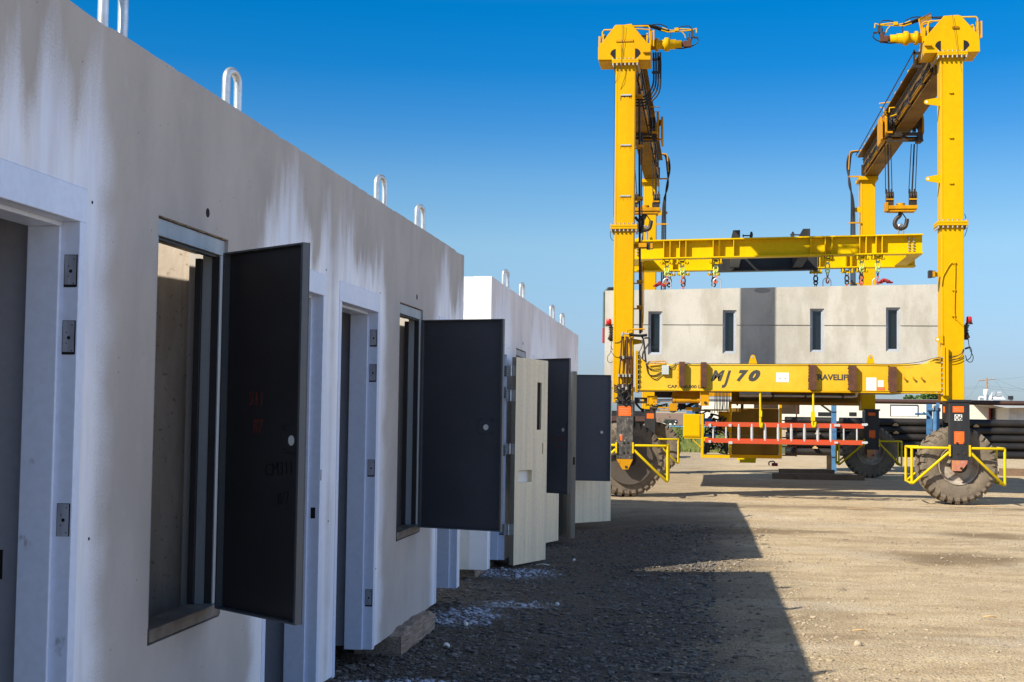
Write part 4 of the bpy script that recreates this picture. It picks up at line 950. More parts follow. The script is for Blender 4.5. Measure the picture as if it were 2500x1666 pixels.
# forks, tyres and guards
def wheel(cx, cy, yaw, zc, fork_x0, fork_x1, front_y, leg_obj, zfork, style, R=.735, W=.44):
    Rm = Matrix.Translation((cx, cy, zc)) @ Matrix.Rotation(yaw, 4, 'Z')
    mb = MB(); prof = []
    pr = [(.36, -.17), (.37, -.20), (.42, -.215), (.50, -.235), (.60, -.235), (.66, -.215), (.690, -.19), (.700, -.10), (.702, 0), (.700, .10), (.690, .19), (.66, .215), (.60, .235), (.50, .235), (.42, .215), (.37, .20), (.36, .17)]
    n = 56; vs = []
    for (r, h) in pr:
        for k in range(n):
            a = 2*PI*k/n; vs.append(Rm @ Vector((r*math.cos(a), h, r*math.sin(a))))
    mb.add(vs, [(i*n+k, i*n+(k+1) % n, (i+1)*n+(k+1) % n, (i+1)*n+k) for i in range(len(pr)-1) for k in range(n)], True)
    nl = 30
    for s in (-1, 1):
        for k in range(nl):
            a0 = 2*PI*(k+(.5 if s > 0 else 0))/nl; da = 2*PI/nl
            def P(r, h, a): return Rm @ Vector((r*math.cos(a), h, r*math.sin(a)))
            tw = .55*da; vs = []
            for (r, h, q) in ((.600, s*.240, 0), (.665, s*.243, 0), (.728, s*.205, 0), (.737, s*.10, .5), (.735, s*.015, .9), (.690, s*.015, .9), (.690, s*.10, .5), (.66, s*.20, 0)):
                vs += [P(r, h, a0+q*tw), P(r, h, a0+q*tw+da*.60)]
            fs = [(2*i, 2*i+1, 2*((i+1) % 8)+1, 2*((i+1) % 8)) for i in range(8)]+[tuple(range(0, 16, 2)), tuple(range(1, 16, 2))]
            mb.add(vs, fs, False)
    w = mb.build('wheel', M['tyre'], crane)
    r = MB()
    pr2 = [(.30, -.10), (.345, -.19), (.362, -.215), (.372, -.215), (.366, -.17), (.366, .17), (.372, .215), (.345, .19), (.30, .10)]
    vs = []
    for (rr, h) in pr2:
        for k in range(40): a = 2*PI*k/40; vs.append(Rm @ Vector((rr*math.cos(a), h, rr*math.sin(a))))
    r.add(vs, [(i*40+k, i*40+(k+1) % 40, (i+1)*40+(k+1) % 40, (i+1)*40+k) for i in range(len(pr2)-1) for k in range(40)], True)
    r.cyl(Rm @ Vector((0, -.11, 0)), Rm @ Vector((0, .11, 0)), .31, n=32)
    r.build('rim', M['dusty_rim'] if style != 'disc' else M['scraped_black'], w)
    hb = MB(); hb.cyl(Rm @ Vector((0, -.30, 0)), Rm @ Vector((0, -.08, 0)), .14, n=20); hb.build('hub', M['grease'], w)
    if style == 'disc':
        d = MB(); d.cyl(Rm @ Vector((0, -.30, -.02)), Rm @ Vector((0, -.245, -.02)), .47, n=48); d.build('wheel_disc', M['dusty_disc'], w)
    # fork
    zb = Z(1121, FY, 1524) if style == 'disc' else zfork[1]
    f = MB(); f.box(fork_x0, fork_x1, front_y-.03, front_y+.02, zfork[1], zfork[0])
    f.box(fork_x0+.02, fork_x1-.02, front_y+.021, front_y+LD+.5, zc+R+.06, zfork[0]-.005)
    f.box(fork_x0, fork_x0+.025, front_y+.0205, front_y+.10, zfork[1]+.1, zfork[0]-.004); f.box(fork_x1-.025, fork_x1, front_y+.0205, front_y+.10, zfork[1]+.1, zfork[0]-.004)
    f.box(fork_x0, fork_x1, cy+W/2+.06, cy+W/2+.11, zc-.1, zc+R+.1)
    f.box(fork_x0-.03, fork_x1+.03, front_y-.05, front_y+LD+.1, zfork[0]-.003, zfork[0]+.045)
    fo = f.build('wheel_fork', M['scraped_black'] if style == 'disc' else M['black_paint'], crane, bevel=.008)
    t = MB(); a, b = fork_x0, fork_x1
    if style == 'disc': t.prism([(a, zfork[1]-.002), (b, zfork[1]-.002), (b-.09, zfork[1]-.20), (a+.12, zfork[1]-.20)], front_y-.028, front_y+.02, 'y')
    else: t.prism([(a+.05, zfork[1]-.002), (b-.04, zfork[1]-.002), (b-.05, zfork[1]-.06), (b-.15, zfork[1]-.20), (a+.05, zfork[1]-.20)], front_y-.028, front_y+.02, 'y')
    t.build('axle_plate', M['yellow_worn'] if style == 'disc' else M['axle_paint'], fo)
    bb = MB()
    for xx in (a+.14, b-.10):
        for zz in (zfork[1]+.13, zfork[1]+.32): bb.cyl((xx, front_y-.03, zz), (xx, front_y-.045, zz), .024, n=6)
    bb.cyl(((a+b)/2+.03, front_y-.028, zfork[1]-.15), ((a+b)/2+.03, front_y-.045, zfork[1]-.15), .026, n=6)
    bb.build('bolt', M['grease'], fo)
    return fo
def dusty(name, a, b, c):
    t = NT(name); co = t.coords(); n = t.noise(co, 2.6, 6, .62); cc = t.mix(t.ss(n, .35, .62), a, b); cc = t.mix(t.ss(t.noise(co, 11, 5, .7), .52, .74, 0, .75), cc, c)
    w = t.node('ShaderNodeTexVoronoi', feature='DISTANCE_TO_EDGE'); w.inputs['Scale'].default_value = 5; t.link(t.mapped(co, (1, 1, 1)), w.inputs['Vector'])
    cc = t.mix(t.ss(w.outputs['Distance'], .004, .016, .55, 0), cc, tuple(x*.3 for x in a))
    return t.out(cc, .88, 0, t.bump(t.noise(co, 60, 4), .4, .005), .25)
M['tyre'] = dusty('dusty_tyre_rubber', (.205, .162, .115), (.155, .125, .092), (.055, .05, .044))
M['dusty_rim'] = mat('chipped_cream_rim', (.44, .38, .30), .6, col2=(.22, .16, .12), scale=6, amt=.9, spots=(.26, .08, .05), spot_t=.62, spot_scale=9)
M['dusty_disc'] = mat('dusty_drive_cover', (.10, .08, .062), .7, col2=(.075, .062, .05), scale=3, amt=.7)
M['axle_paint'] = mat('chipped_red_yellow_paint', (.42, .14, .10), .6, col2=(.55, .32, .02), scale=7, amt=.95, spots=(.40, .30, .26), spot_t=.58, spot_scale=14)
zf = (Z(983, FY, 1524), Z(1121, FY, 1524))
fkL = wheel(X(1528, FY+.42, 1120), FY+.42, R_(17), .735, X(1505.5, FY, 1050), X(1546, FY, 1050), FY, legFL, zf, 'disc')
zf = (Z(982, FY, 2340), Z(1124, FY, 2340))
fkR = wheel(X(2333, FY+.40, 1120), FY+.40, R_(5), .735, X(2317, FY, 1050), X(2367, FY, 1050), FY, legFR, zf, 'rim')
zr = (Z(1003, RY, 1600), Z(1085, RY, 1600))
fkRL = wheel(X(1597, RY+.35, 1090), RY+.42, R_(14), .735-.10, X(1574, RY, 1050), X(1600, RY, 1050), RY, legRL, zr, 'rim')
fkRR = wheel(X(2124, RY+.35, 1090), RY+.42, R_(0), .735-.10, X(2112, RY, 1050), X(2146, RY, 1050), RY, legRR, (Z(1003, RY, 2120), Z(1098, RY, 2120)), 'rim')
def guard(x_in, x_out, zt, zb, yf, yb, fo, inner_dx=.10):
    s = 1 if x_out > x_in else -1; g_ = MB(); r = .026
    g_.tube([(x_in, yf, zt), (x_out-s*.05, yf, zt), (x_out, yf+.05, zt), (x_out, yb, zt)], r, 8)
    g_.tube([(x_out, yf+.03, zt), (x_out, yf+.03, zb)], r, 8); g_.tube([(x_out, yb, zt), (x_out, yb, zb)], r, 8)
    g_.tube([(x_in, yf, zt-.08), (x_out-s*.02, yf+.01, zb), (x_out, yf+.06, zb), (x_out, yb, zb), (x_in, yb, zt-.08)], r, 8); g_.tube([(x_out, yb, zt), (x_in, yb, zt)], r, 8)
    g_.box(*sorted((x_in, x_in-s*.03)), yf-.04, yf+.04, zt-.15, zt+.06)
    return g_.build('wheel_guard', M['yellow_guard'], fo)
zt, zb = Z(1094.5, FY, 2330), Z(1182, FY, 2330)
guard(X(2368.5, FY, 1095), X(2453, FY, 1095), zt, zb, FY-.03, FY+.75, fkR); guard(X(2315.5, FY, 1095), X(2226, FY, 1095), zt, zb, FY-.03, FY+.75, fkR)
zt, zb = Z(1088, FY, 1550), Z(1175, FY, 1600)
guard(X(1547.5, FY, 1088), X(1630, FY, 1088), zt, zb, FY-.03, FY+.75, fkL); guard(X(1503, FY, 1088), X(1420, FY, 1088), zt, zb, FY-.03, FY+.75, fkL)
zt, zb = Z(1073, RY, 1650), Z(1131, RY, 1650)
guard(X(1603, RY, 1073), X(1656, RY, 1073), zt, zb, RY-.03, RY+.75, fkRL)
zt, zb = Z(1077, RY, 2100), Z(1135, RY, 2100)
guard(X(2148, RY, 1077), X(2201, RY, 1077), zt, zb, RY-.03, RY+.75, fkRR); guard(X(2108, RY, 1077), X(2048, RY, 1077), zt, zb, RY-.03, RY+.75, fkRR)
DY = FY-.031
decal(1510, 1540.5, 992.5, 1015.5, M['decal_orange'], fkL, DY, lines=3); decal(1514, 1519, 1062, 1076, M['decal_orange'], fkL, DY)
decal(2326, 2353, 992.5, 1007, M['decal_orange'], fkR, DY, lines=2); decal(2329.5, 2354, 1054, 1084, M['decal_orange'], fkR, DY, lines=4); decal(2302.5, 2307, 993, 1007.5, M['decal_orange'], fkR, DY)
d6 = decal(2330.5, 2349, 1012.5, 1027, M['decal_white'], fkR, DY, 'number_plate'); lettering('06', 2332, 1026, 12.5, DY-.0045, d6, M['black_paint'], .002, 0, 15.5)
decal(1579, 1596, 1010, 1022, M['decal_orange'], fkRL, RY-.031); decal(2120, 2137, 1008, 1015, M['decal_orange'], fkRR, RY-.031); decal(2122, 2137, 1051, 1070, M['decal_orange'], fkRR, RY-.031)

# hydraulic pipe bundle, hoses and lamps on the near-left leg
def P(L, Y, dy=0): return [at(a, b, Y+dy) for a, b in L]
hb = MB()
for (a, b) in ((1518.5, 1511.5), (1522, 1522), (1531.5, 1529.5), (1539, 1543)): hb.tube(P([(a, 822), ((a*.55+b*.45), 875), (b, 917), (b+.5, 950)], FY-.07), .015, 7)
hb.tube(P([(1528, 822), (1533.5, 872), (1536, 915)], FY-.07), .012, 7)
hb.build('hydraulic_pipe', M['rust'], legFL)
yb_ = MB(); yb_.tube(P([(1530, 815), (1530.5, 807), (1536, 805), (1574, 803.5)], FY-.07), .016, 7); yb_.tube(P([(1536, 828), (1540, 824), (1548, 822)], FY-.07), .014, 7); yb_.tube(P([(1566.5, 640), (1567.5, 745), (1567, 812)], FY+.35), .022, 7); yb_.build('hydraulic_pipe', M['yellow_worn'], legFL)
bk = MB()
for (a, b, c, h) in ((1511.5, 1543, 872.5, 2.2), (1509.5, 1540, 917, 2.2)):
    p0 = at(a, c+h, FY-.09); p1 = at(b, c-h, FY-.09); bk.box(p0.x, p1.x, FY-.095, FY-.001, p0.z, p1.z)
bk.build('pipe_clamp', M['grease'], legFL)
fit = MB()
for (a, b) in ((1511, 950), (1520.5, 943), (1529.5, 948), (1511.5, 917), (1522, 917), (1529, 917), (1538, 917), (1522, 873), (1519, 817), (1521, 815)): c = at(a, b, FY-.10); fit.cyl(c+Vector((0, 0, -.03)), c+Vector((0, 0, .03)), .022, n=8)
fit.tube(P([(1519, 822), (1519.5, 815), (1524, 814.5), (1536, 816)], FY-.10), .017, 7)
fit.build('pipe_fitting', M['lug'], legFL)
hs = MB()
for k in range(3): hs.tube(P([(1536, 815.5+k), (1550, 818+k*1.2), (1566, 818.5+k*1.2), (1580, 817+k*1.2)], FY-.10, k*.05), .018, 7, smooth_pts=3)
hs.tube(P([(1561, 215), (1561.5, 500), (1563, 815)], FY+.35), .024, 8); hs.tube(P([(1568, 330), (1566, 480), (1570, 560), (1567, 590)], FY+.3), .012, 6, smooth_pts=3)
hs.tube(P([(1571, 640), (1572, 740), (1570, 790)], FY+.25), .007, 5)
hs.tube(P([(1567, 822), (1571, 830), (1574, 855), (1577, 885)], FY-.05), .018, 7, smooth_pts=4); hs.tube(P([(1573, 826), (1583, 826), (1586, 834), (1578, 848), (1570, 862), (1569, 876)], FY-.05), .016, 7, smooth_pts=4); hs.tube(P([(1570, 836), (1566, 850), (1561, 860), (1564, 872), (1575, 882)], FY-.05), .009, 6, smooth_pts=4)
for k in range(5): hs.tube(P([(1499, 940+k*4), (1506, 943+k*4), (1511, 950+k*2), (1515, 962), (1521, 968+k)], FY-.10, -.02*k), .014, 6, smooth_pts=4)
hs.tube(P([(1500, 974), (1512, 967), (1524, 955)], FY-.12), .012, 6, smooth_pts=3); hs.tube(P([(1521, 950), (1521, 985)], FY-.08), .03, 8); hs.tube(P([(1530, 950), (1535, 965), (1528, 976), (1515, 979), (1505, 972)], FY-.10), .014, 6, smooth_pts=4); hs.tube(P([(1540, 915), (1543, 930), (1535, 940), (1518, 946)], FY-.10), .012, 6, smooth_pts=4)
for k in range(5): hs.tube(P([(1551+k, 985), (1556+k*3, 992+k*3), (1566+k, 998+k*2), (1572, 999+k*2)], FY+.6, k*.1), .012, 6, smooth_pts=4)
hs.tube(P([(1551, 530), (1560, 540), (1568, 528), (1570, 545), (1564, 570)], FY+.3), .03, 8, smooth_pts=4)
hs.build('hose', M['rubber'], legFL)
gp = MB(); p0 = at(1507, 982, FY); p1 = at(1541, 938, FY); gp.box(p0.x, p1.x, FY-.006, FY-.0008, p0.z, p1.z); gp.build('grease_patch', M['grease'], legFL)
br = MB()
for py in (238, 361, 487, 690, 752):
    z = Z(py, FY+.35, 1560); x_ = X(1566, FY+.35, py); br.box(LXb, x_+.03, FY+.30, FY+.33, z-.035, z-.01); br.box(x_-.09, x_+.03, FY+.28, FY+.40, z-.005, z+.045)
p0 = at(1556, 602, FY); p1 = at(1578, 592, FY); br.box(p0.x, p1.x, FY+.1, FY+.14, p0.z, p1.z)
br.build('pipe_bracket', M['yellow_worn'], legFL)
def beacon(px, py, leg_o, x_leg, flip, Y=FY+.15):
    c = at(px, py, Y); m_ = MB(); m_.lathe([(.0, .062), (.038, .06), (.05, .045), (.056, -.06), (.0, -.06)], c, (0, 0, 1), 20)
    b = m_.build('beacon_lamp', M['red_lens'], leg_o)
    q = MB(); q.cyl(c+Vector((0, 0, -.085)), c+Vector((0, 0, -.061)), .068, n=18); q.build('lamp_base', M['black_paint'], b)
    a = MB(); xx = (c.x+x_leg)/2-.0; a.box(min(xx-.03, xx+.03), max(xx-.03, xx+.03), Y-.03, Y+.03, c.z-.38, c.z-.09); a.box(*sorted((x_leg, c.x)), Y-.02, Y+.02, c.z-.13, c.z-.10)
    for k in range(5): a.box(xx-.045, xx+.045, Y-.04, Y+.04, c.z-.16-.05*k, c.z-.145-.05*k)
    a.lathe([(.012, 0), (.05, -.10), (.012, -.12)], (xx-.02*flip, Y-.03, c.z-.24), (0, 0, 1), 12)
    a.build('alarm_bracket', M['grease'], leg_o)
    return c
beacon(1486.5, 786.5, legFL, LXa, 1); beacon(2366, 781, legFR, RXb, -1)
cb = MB(); cb.tube(P([(1493, 833), (1491, 860), (1484, 870), (1484, 882), (1492, 886), (1500, 878), (1501, 870)], FY+.1), .006, 5, smooth_pts=4); cb.tube(P([(1491, 845), (1495, 853), (1502, 859)], FY+.1), .006, 5, smooth_pts=4); cb.tube(P([(1491, 855), (1498, 868), (1508, 873), (1514, 873)], FY-.01), .005, 5, smooth_pts=4); cb.tube(P([(1500, 837), (1510, 836.5), (1518, 830)], FY-.01), .005, 5, smooth_pts=3)
cb.tube(P([(1491, 560), (1490, 575), (1493, 584), (1498, 588)], FY+.1), .006, 5, smooth_pts=3); cb.tube(P([(1500, 180), (1498, 530)], FY+.1), .004, 4)
cb.build('cable', M['rubber'], legFL)
cb = MB(); cb.tube(P([(2364, 828), (2366, 845), (2370, 858), (2376, 872), (2372, 884), (2362, 882), (2357, 868)], FY+.1), .008, 5, smooth_pts=4); cb.tube(P([(2366, 845), (2372, 855), (2370, 872), (2363, 879), (2357, 880)], FY+.1), .008, 5, smooth_pts=4); cb.tube(P([(2355, 522), (2361, 545), (2361, 560), (2355, 578)], FY+.1), .006, 5, smooth_pts=4)
cb.tube(P([(2356, 852), (2368, 848)], FY+.1), .02, 6)
cb.build('cable', M['rubber'], legFR)
co_ = MB(); co_.tube(P([(2299, 697), (2302, 676), (2309, 662), (2317, 648), (2325, 640), (2330, 640), (2332, 655), (2331, 700), (2330, 771), (2336, 781), (2353, 797)], FY-.02), .010, 6, smooth_pts=3); co_.build('conduit', M['yellow'], legFR)
cl = MB()
for (a, b) in ((2329, 642), (2328, 708), (2327, 771)): p = at(a, b, FY); cl.box(p.x-.03, p.x+.03, FY-.035, FY-.001, p.z-.018, p.z+.018)
cl.build('conduit_clip', M['yellow'], legFR)
dg_ = MB(); dg_.tube(P([(1516, 60), (1520, 62), (1517, 145)], FY-.08), .003, 4); dg_.build('thin_wire', M['rubber'], hL)
tw = MB(); tw.tube(P([(1523, 60), (1517, 150), (1513, 172), (1502, 204)], FY-.10), .0035, 4); tw.tube(P([(1516, 110), (1519, 150), (1512, 190), (1502, 204)], FY-.10), .0035, 4); tw.build('thin_wire', M['rubber'], hL)
tw = MB(); tw.tube(P([(2325, 37), (2338, 125), (2349, 178)], FY-.10), .0035, 4); tw.build('thin_wire', M['rubber'], hR)
def flood(px, py, leg_o, x_leg, s, Y):
    c = at(px, py, Y); f = MB(); f.box(c.x-.075, c.x-.005, Y-.06, Y+.07, c.z-.07, c.z+.07); 
    for k in range(5): f.box(c.x-.004, c.x+.055-.0*k, Y-.06, Y+.07, c.z-.06+.028*k, c.z-.05+.028*k)
    o = f.build('work_light', M['black_paint'], leg_o, bevel=.006); y = MB(); y.box(c.x-.003, c.x+.045, Y-.062, Y-.03, c.z-.055, c.z+.05); y.build('lamp_yoke', M['yellow_worn'], o)
    b = MB(); b.box(*sorted((c.x+s*.06, x_leg)), Y-.01, Y+.03, c.z-.045, c.z+.045); b.build('lamp_bracket', M['yellow'], o)
flood(2276, 670, legFR, RXa, 1, FY+.05); flood(1588, 601, legFL, LXb, -1, FY+.2)

# steering ram, engine deck and pipework slung under the near sill beam
def bpx(mb, a, b, c, d, Y0, Y1):
    p0 = at(a, d, Y0); p1 = at(b, c, Y0); mb.box(p0.x, p1.x, Y0, Y1, p0.z, p1.z)
ram = MB(); c0 = at(1643, 977.5, FY+.15); c1 = at(1709, 977.5, FY+.15); ram.cyl(c0, c1, .056, n=20); ram.cyl(c0, c0+Vector((.04, 0, 0)), .062, n=20); ram.cyl(c1-Vector((.05, 0, 0)), c1, .062, n=20)
ro = ram.build('steering_ram', M['yellow_worn'], crane); q = MB(); q.cyl(at(1604, 978.5, FY+.15), c0, .028, n=14); q.build('ram_rod', M['chrome'], ro)
q = MB(); bpx(q, 1580, 1604, 967, 971, FY+.08, FY+.25); bpx(q, 1580, 1604, 983, 987, FY+.08, FY+.25); bpx(q, 1580, 1584, 971.2, 982.8, FY+.08, FY+.25); bpx(q, 1592, 1604, 973, 981, FY+.11, FY+.2); q.build('clevis', M['yellow_worn'], ro)
q = MB(); bpx(q, 1549, 1579.5, 971, 975, FY+.10, FY+.22); bpx(q, 1549, 1579.5, 980, 985, FY+.10, FY+.22); bpx(q, 1572, 1579.5, 975.3, 979.7, FY+.10, FY+.22); bpx(q, 1549, 1562, 975.3, 979.7, FY+.10, FY+.22); q.build('steering_arm', M['grease'], ro)
q = MB(); pl_ = [pv(a, b, FY+.02) for a, b in ((1710, 955.5), (1731, 955.5), (1731, 991), (1710, 991))]; q.prism(pl_, FY+.02, FY+.06, 'y'); q.prism([pv(a, b, FY+.30) for a, b in ((1648, 955.5), (1709, 955.5), (1709, 971), (1640, 972), (1638, 969))], FY+.30, FY+.33, 'y'); bpx(q, 1634, 1653, 985, 1003.5, FY+.12, FY+.2); bpx(q, 1641, 1652, 958, 984.6, FY+.22, FY+.26); bpx(q, 1606, 1634, 994, 997, FY+.12, FY+.2); bpx(q, 1675, 1711, 995, 1003, FY+.25, FY+.4)
bpx(q, 1606, 1634, 1000.5, 1003, FY+.12, FY+.2); qo = q.build('ram_bracket', M['yellow_worn'], crane, bevel=.004)
q = MB(); c = at(1722, 983.5, FY); q.cyl((c.x, FY+.015, c.z), (c.x, FY-.0, c.z), .028, n=12); q.cyl(at(1605, 997, FY+.1), at(1586, 996, FY+.1), .03, n=12); bpx(q, 1588, 1600, 996, 1007, FY+.2, FY+.3); q.build('pivot_pin', M['grease'], qo)
q = MB(); bpx(q, 1598, 1646, 957, 971, FY+.36, FY+.50); q.build('shade_filler', M['grease'], qo)  # dark box put in as the shade under the beam
q = MB()
for k in range(4): q.tube(P([(1660, 1000+k), (1685, 992-k*2), (1700, 985), (1708, 981)], FY+.3, k*.05), .012, 6, smooth_pts=3)
for k in range(3): q.tube(P([(1690, 1003+k*3), (1700, 1001+k*2), (1716, 1001+k), (1735, 1003+k*2)], FY+.1, k*.05), .010, 6, smooth_pts=3)
random.seed(31)
for k in range(16):
    a = random.uniform(1575, 1700); b = random.uniform(984, 1004); q.tube(P([(a, b), (a+random.uniform(5, 22), b+random.uniform(-8, 10)), (a+random.uniform(18, 40), b+random.uniform(-8, 6))], FY+.25+random.random()*.5), random.choice((.008, .012, .016)), 5, smooth_pts=4)
bpx(q, 1655, 1674, 985, 1000, FY+.42, FY+.6)
q.build('hose', M['rubber'], qo)
EY = FY+.80; EH = FY+1.3; EC = FY+.12
eng = MB(); bpx(eng, 1711, 1718, 1011, 1118, EC, EC+.06); bpx(eng, 1718.2, 1782, 1112, 1118, EC, EC+.06); bpx(eng, 1778, 1783, 1112.5, 1117.5, EC+.061, EH-.001); bpx(eng, 1779, 1909, 1112, 1118, EH, EH+.06); bpx(eng, 1902, 1909, 984, 1111.8, EH, EH+.06); bpx(eng, 1718.2, 1780, 1000, 1003, EY+.1, EY+.5); bpx(eng, 1780, 1786, 985, 1111.8, EY+.1, EY+.16)
eng.prism([pv(a, b, EY) for a, b in ((1718.2, 1066), (1730, 1066), (1718.2, 1077))], EC, EC+.03, 'y'); eng.tube(P([(1691, 1073), (1711, 1093)], EC), .012, 6); bpx(eng, 1670, 1711, 1068, 1071, EC, EC+.06)
bpx(eng, 1718.2, 1902, 1113, 1117, EY+1.2, EY+1.26); bpx(eng, 1902, 1909, 984, 1117, EY+1.2, EY+1.26)
eo = eng.build('engine_deck', M['yellow'], crane, bevel=.004)
q = MB(); bpx(q, 1668, 1710.8, 1011.5, 1067, EC-.02, EC+.45); q.build('control_cabinet', M['yellow'], eo, bevel=.014)
q = MB(); bpx(q, 1671, 1708, 1015, 1064, EC-.0265, EC-.0205); cdo = q.build('cabinet_door', M['yellow'], eo, bevel=.002)
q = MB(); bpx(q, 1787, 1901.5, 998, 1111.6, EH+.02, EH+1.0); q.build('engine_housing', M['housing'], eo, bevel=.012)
q = MB(); bpx(q, 1754, 1781, 1005, 1056, EY+.35, EY+.9); bpx(q, 1757, 1778, 1056.5, 1058.5, EY+.3, EY+.9); q.build('fuel_tank', M['yellow'], eo, bevel=.01)
q = MB(); bpx(q, 1909.5, 1952, 984.5, 1011, EH+.3, EH+.9); bpx(q, 1843, 1900, 984.5, 997.5, EH+.3, EH+.9); q.build('battery_case', M['grease'], eo)
q = MB(); bpx(q, 1943, 1946, 984, 1115, EY+.6, EY+.64)
for py in (1026, 1047, 1068, 1090, 1111): bpx(q, 1909.5, 1942.8, py, py+2.5, EY+.6, EY+.64)
q.build('access_ladder', M['rust'], eo)
q = MB(); random.seed(5)
for k in range(44):
    a = random.uniform(1722, 1776); b = random.uniform(1022, 1100); L = [(a, b)]
    for j in range(3): a = min(max(a+random.uniform(-16, 16), 1719), 1778); b = min(max(b+random.uniform(-16, 16), 1012), 1108); L.append((a, b))
    q.tube([at(a, b, EY+.15+random.random()*.45) for a, b in L], random.choice((.010, .014, .02)), 6, smooth_pts=4)
for k in range(11): a = 1746+k*3.4; q.tube(P([(a, 956), (a+random.uniform(-1, 1), 985), (a+random.uniform(-2, 2), 1000+random.uniform(0, 12))], EY+.2, random.random()*.3), .008, 5)
q.tube(P([(1738, 1010), (1739, 1002), (1746, 1001), (1772, 1001), (1776, 1004), (1776, 1010)], EY+.1), .008, 5)
c = at(1726, 1092, EY+.15); q.cyl(c+Vector((0, 0, -.11)), c+Vector((0, 0, .09)), .055, n=14)
c = at(1772, 1092, EY+.15); q.cyl(c+Vector((0, 0, -.08)), c+Vector((0, 0, .09)), .045, n=14)
q.build('hose_tangle', M['rubber'], eo)
q = MB()
for (a, b, r, l) in ((1724, 1029, .062, .10), (1737, 1031, .03, .04), (1728, 1064, .035, .05), (1742, 1050, .02, .03), (1748, 1061, .02, .03)): c = at(a, b, EY+.08); q.cyl(c-Vector((l, 0, 0)), c+Vector((l, 0, 0)), r, n=14)
q.build('blue_pump', M['blue_motor'], eo)
q = MB()
for k in range(22): c = at(random.uniform(1722, 1776), random.uniform(1022, 1104), EY+.1+random.random()*.3); d = Vector((random.uniform(-1, 1), 0, random.uniform(-1, 1)))*.03; q.cyl(c-d, c+d, random.uniform(.01, .02), n=8)
q.build('pipe_fitting', M['galv'], eo)
mf = MB(); mf.cyl(at(1805, 966, FY+.85), at(1882, 966, FY+.85), .062, n=24); mf.tube(P([(1882, 967.5), (2080, 970.5), (2090, 968), (2093, 955)], FY+.85), .028, 10); mf.build('exhaust', M['steel'], eo)
mf = MB()
for px in (1886, 1965, 2056): bpx(mf, px, px+4, 956, 975, FY+.80, FY+.92)
c = at(1812, 976, FY+.85); mf.cyl(c, c+Vector((0, 0, -.18)), .03, n=12); bpx(mf, 1797, 1847, 984.2, 986.5, EY+.3, EY+.4); mf.lathe([(.0, .03), (.035, .02), (.045, 0)], c, (0, 0, 1), 14)
mf.prism([pv(a, b, EY+.4) for a, b in ((1797, 986.8), (1803, 986.8), (1800, 993))], EY+.4, EY+.45, 'y'); mf.build('exhaust_hanger', M['grease'], eo)
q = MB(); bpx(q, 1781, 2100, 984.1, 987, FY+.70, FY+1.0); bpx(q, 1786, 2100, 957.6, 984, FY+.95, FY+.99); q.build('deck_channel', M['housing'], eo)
hk = MB()
hk.tube(P([(1856, 957), (1856.5, 1005)], FY-.0), .021, 8); hk.tube(P([(1856.5, 1003), (1856.5, 1036), (1857.5, 1042), (1860, 1042), (1860.5, 1032)], FY-.02), .024, 8, smooth_pts=3); bpx(hk, 1853.5, 1860.5, 1003, 1018, FY-.05, FY-.01)
hk.tube(P([(1985.5, 957), (1985.5, 1008)], FY-.0), .021, 8); bpx(hk, 1980, 1990, 1005.5, 1028, FY-.05, FY-.0); hk.tube(P([(1984.5, 1026), (1983.5, 1036), (1986, 1042), (1990, 1041), (1991, 1030)], FY-.02), .024, 8, smooth_pts=3)
hk.build('ladder_hook', M['yellow_guard'], sill)
lad = thing('extension_ladder', 'orange fibreglass extension ladder lying sideways in the yellow hooks under the crane beam', 'ladder', tuple(at(1720, 1082, FY-.02)))
LYv = FY+.03
q = MB(); bpx(q, 1721, 2109, 1035.6, 1041, LYv-.02, LYv+.02); bpx(q, 1779, 2036, 1035.2, 1041.4, LYv+.025, LYv+.06); q.build('rail', M['orange_rail'], lad)
q = MB(); bpx(q, 1721, 2107, 1076, 1080.6, LYv-.02, LYv+.02); bpx(q, 1782, 2040, 1079.4, 1083, LYv-.06, LYv-.0205); q.build('rail', M['orange_rail'], lad)
for k, xx in enumerate((230, 407, 580, 758, 938, 1118, 1298, 1477, 1658, 1836, 2016, 2196)):
    px = 1700+xx/5.6; q = MB(); w = 2.0 if k in (0, 1, 10, 11) else 3.1
    q.cyl(at(px, 1035.2, LYv), at(px, 1077 if k in (0, 1, 10, 11) else 1079.2, LYv), w*.008, n=10)
    if 1 < k < 10: q.cyl(at(px+1.8, 1041.5, LYv+.045), at(px+1.8, 1076, LYv+.045), .016, n=8)
    q.build('rung', M['alu'], lad)
q = MB()
for a, b, c, d in ((1730, 1736, 1034.8, 1041.8), (1779, 1786, 1035.6, 1042), (2037, 2051, 1036, 1041.6), (1730, 1736, 1075.4, 1081), (1779, 1788, 1078, 1084.4), (2037, 2046, 1079, 1083.5)): bpx(q, a, b, c, d, LYv-.064, LYv+.024)
for py in (1037, 1081): q.prism([pv(a, b, LYv) for a, b in ((2104, py-2.5), (2117, py-3), (2119, py+1), (2114, py+3.5), (2104, py+2.5))], LYv-.03, LYv+.03, 'y')
q.build('end_fitting', M['alu'], lad)
q = MB(); q.tube(P([(1776, 1058), (1800, 1061), (1840, 1066), (1890, 1068), (1950, 1066), (2020, 1057), (2080, 1050), (2090, 1045)], LYv), .005, 5, smooth_pts=4); q.build('pull_rope', M['rubber'], lad)

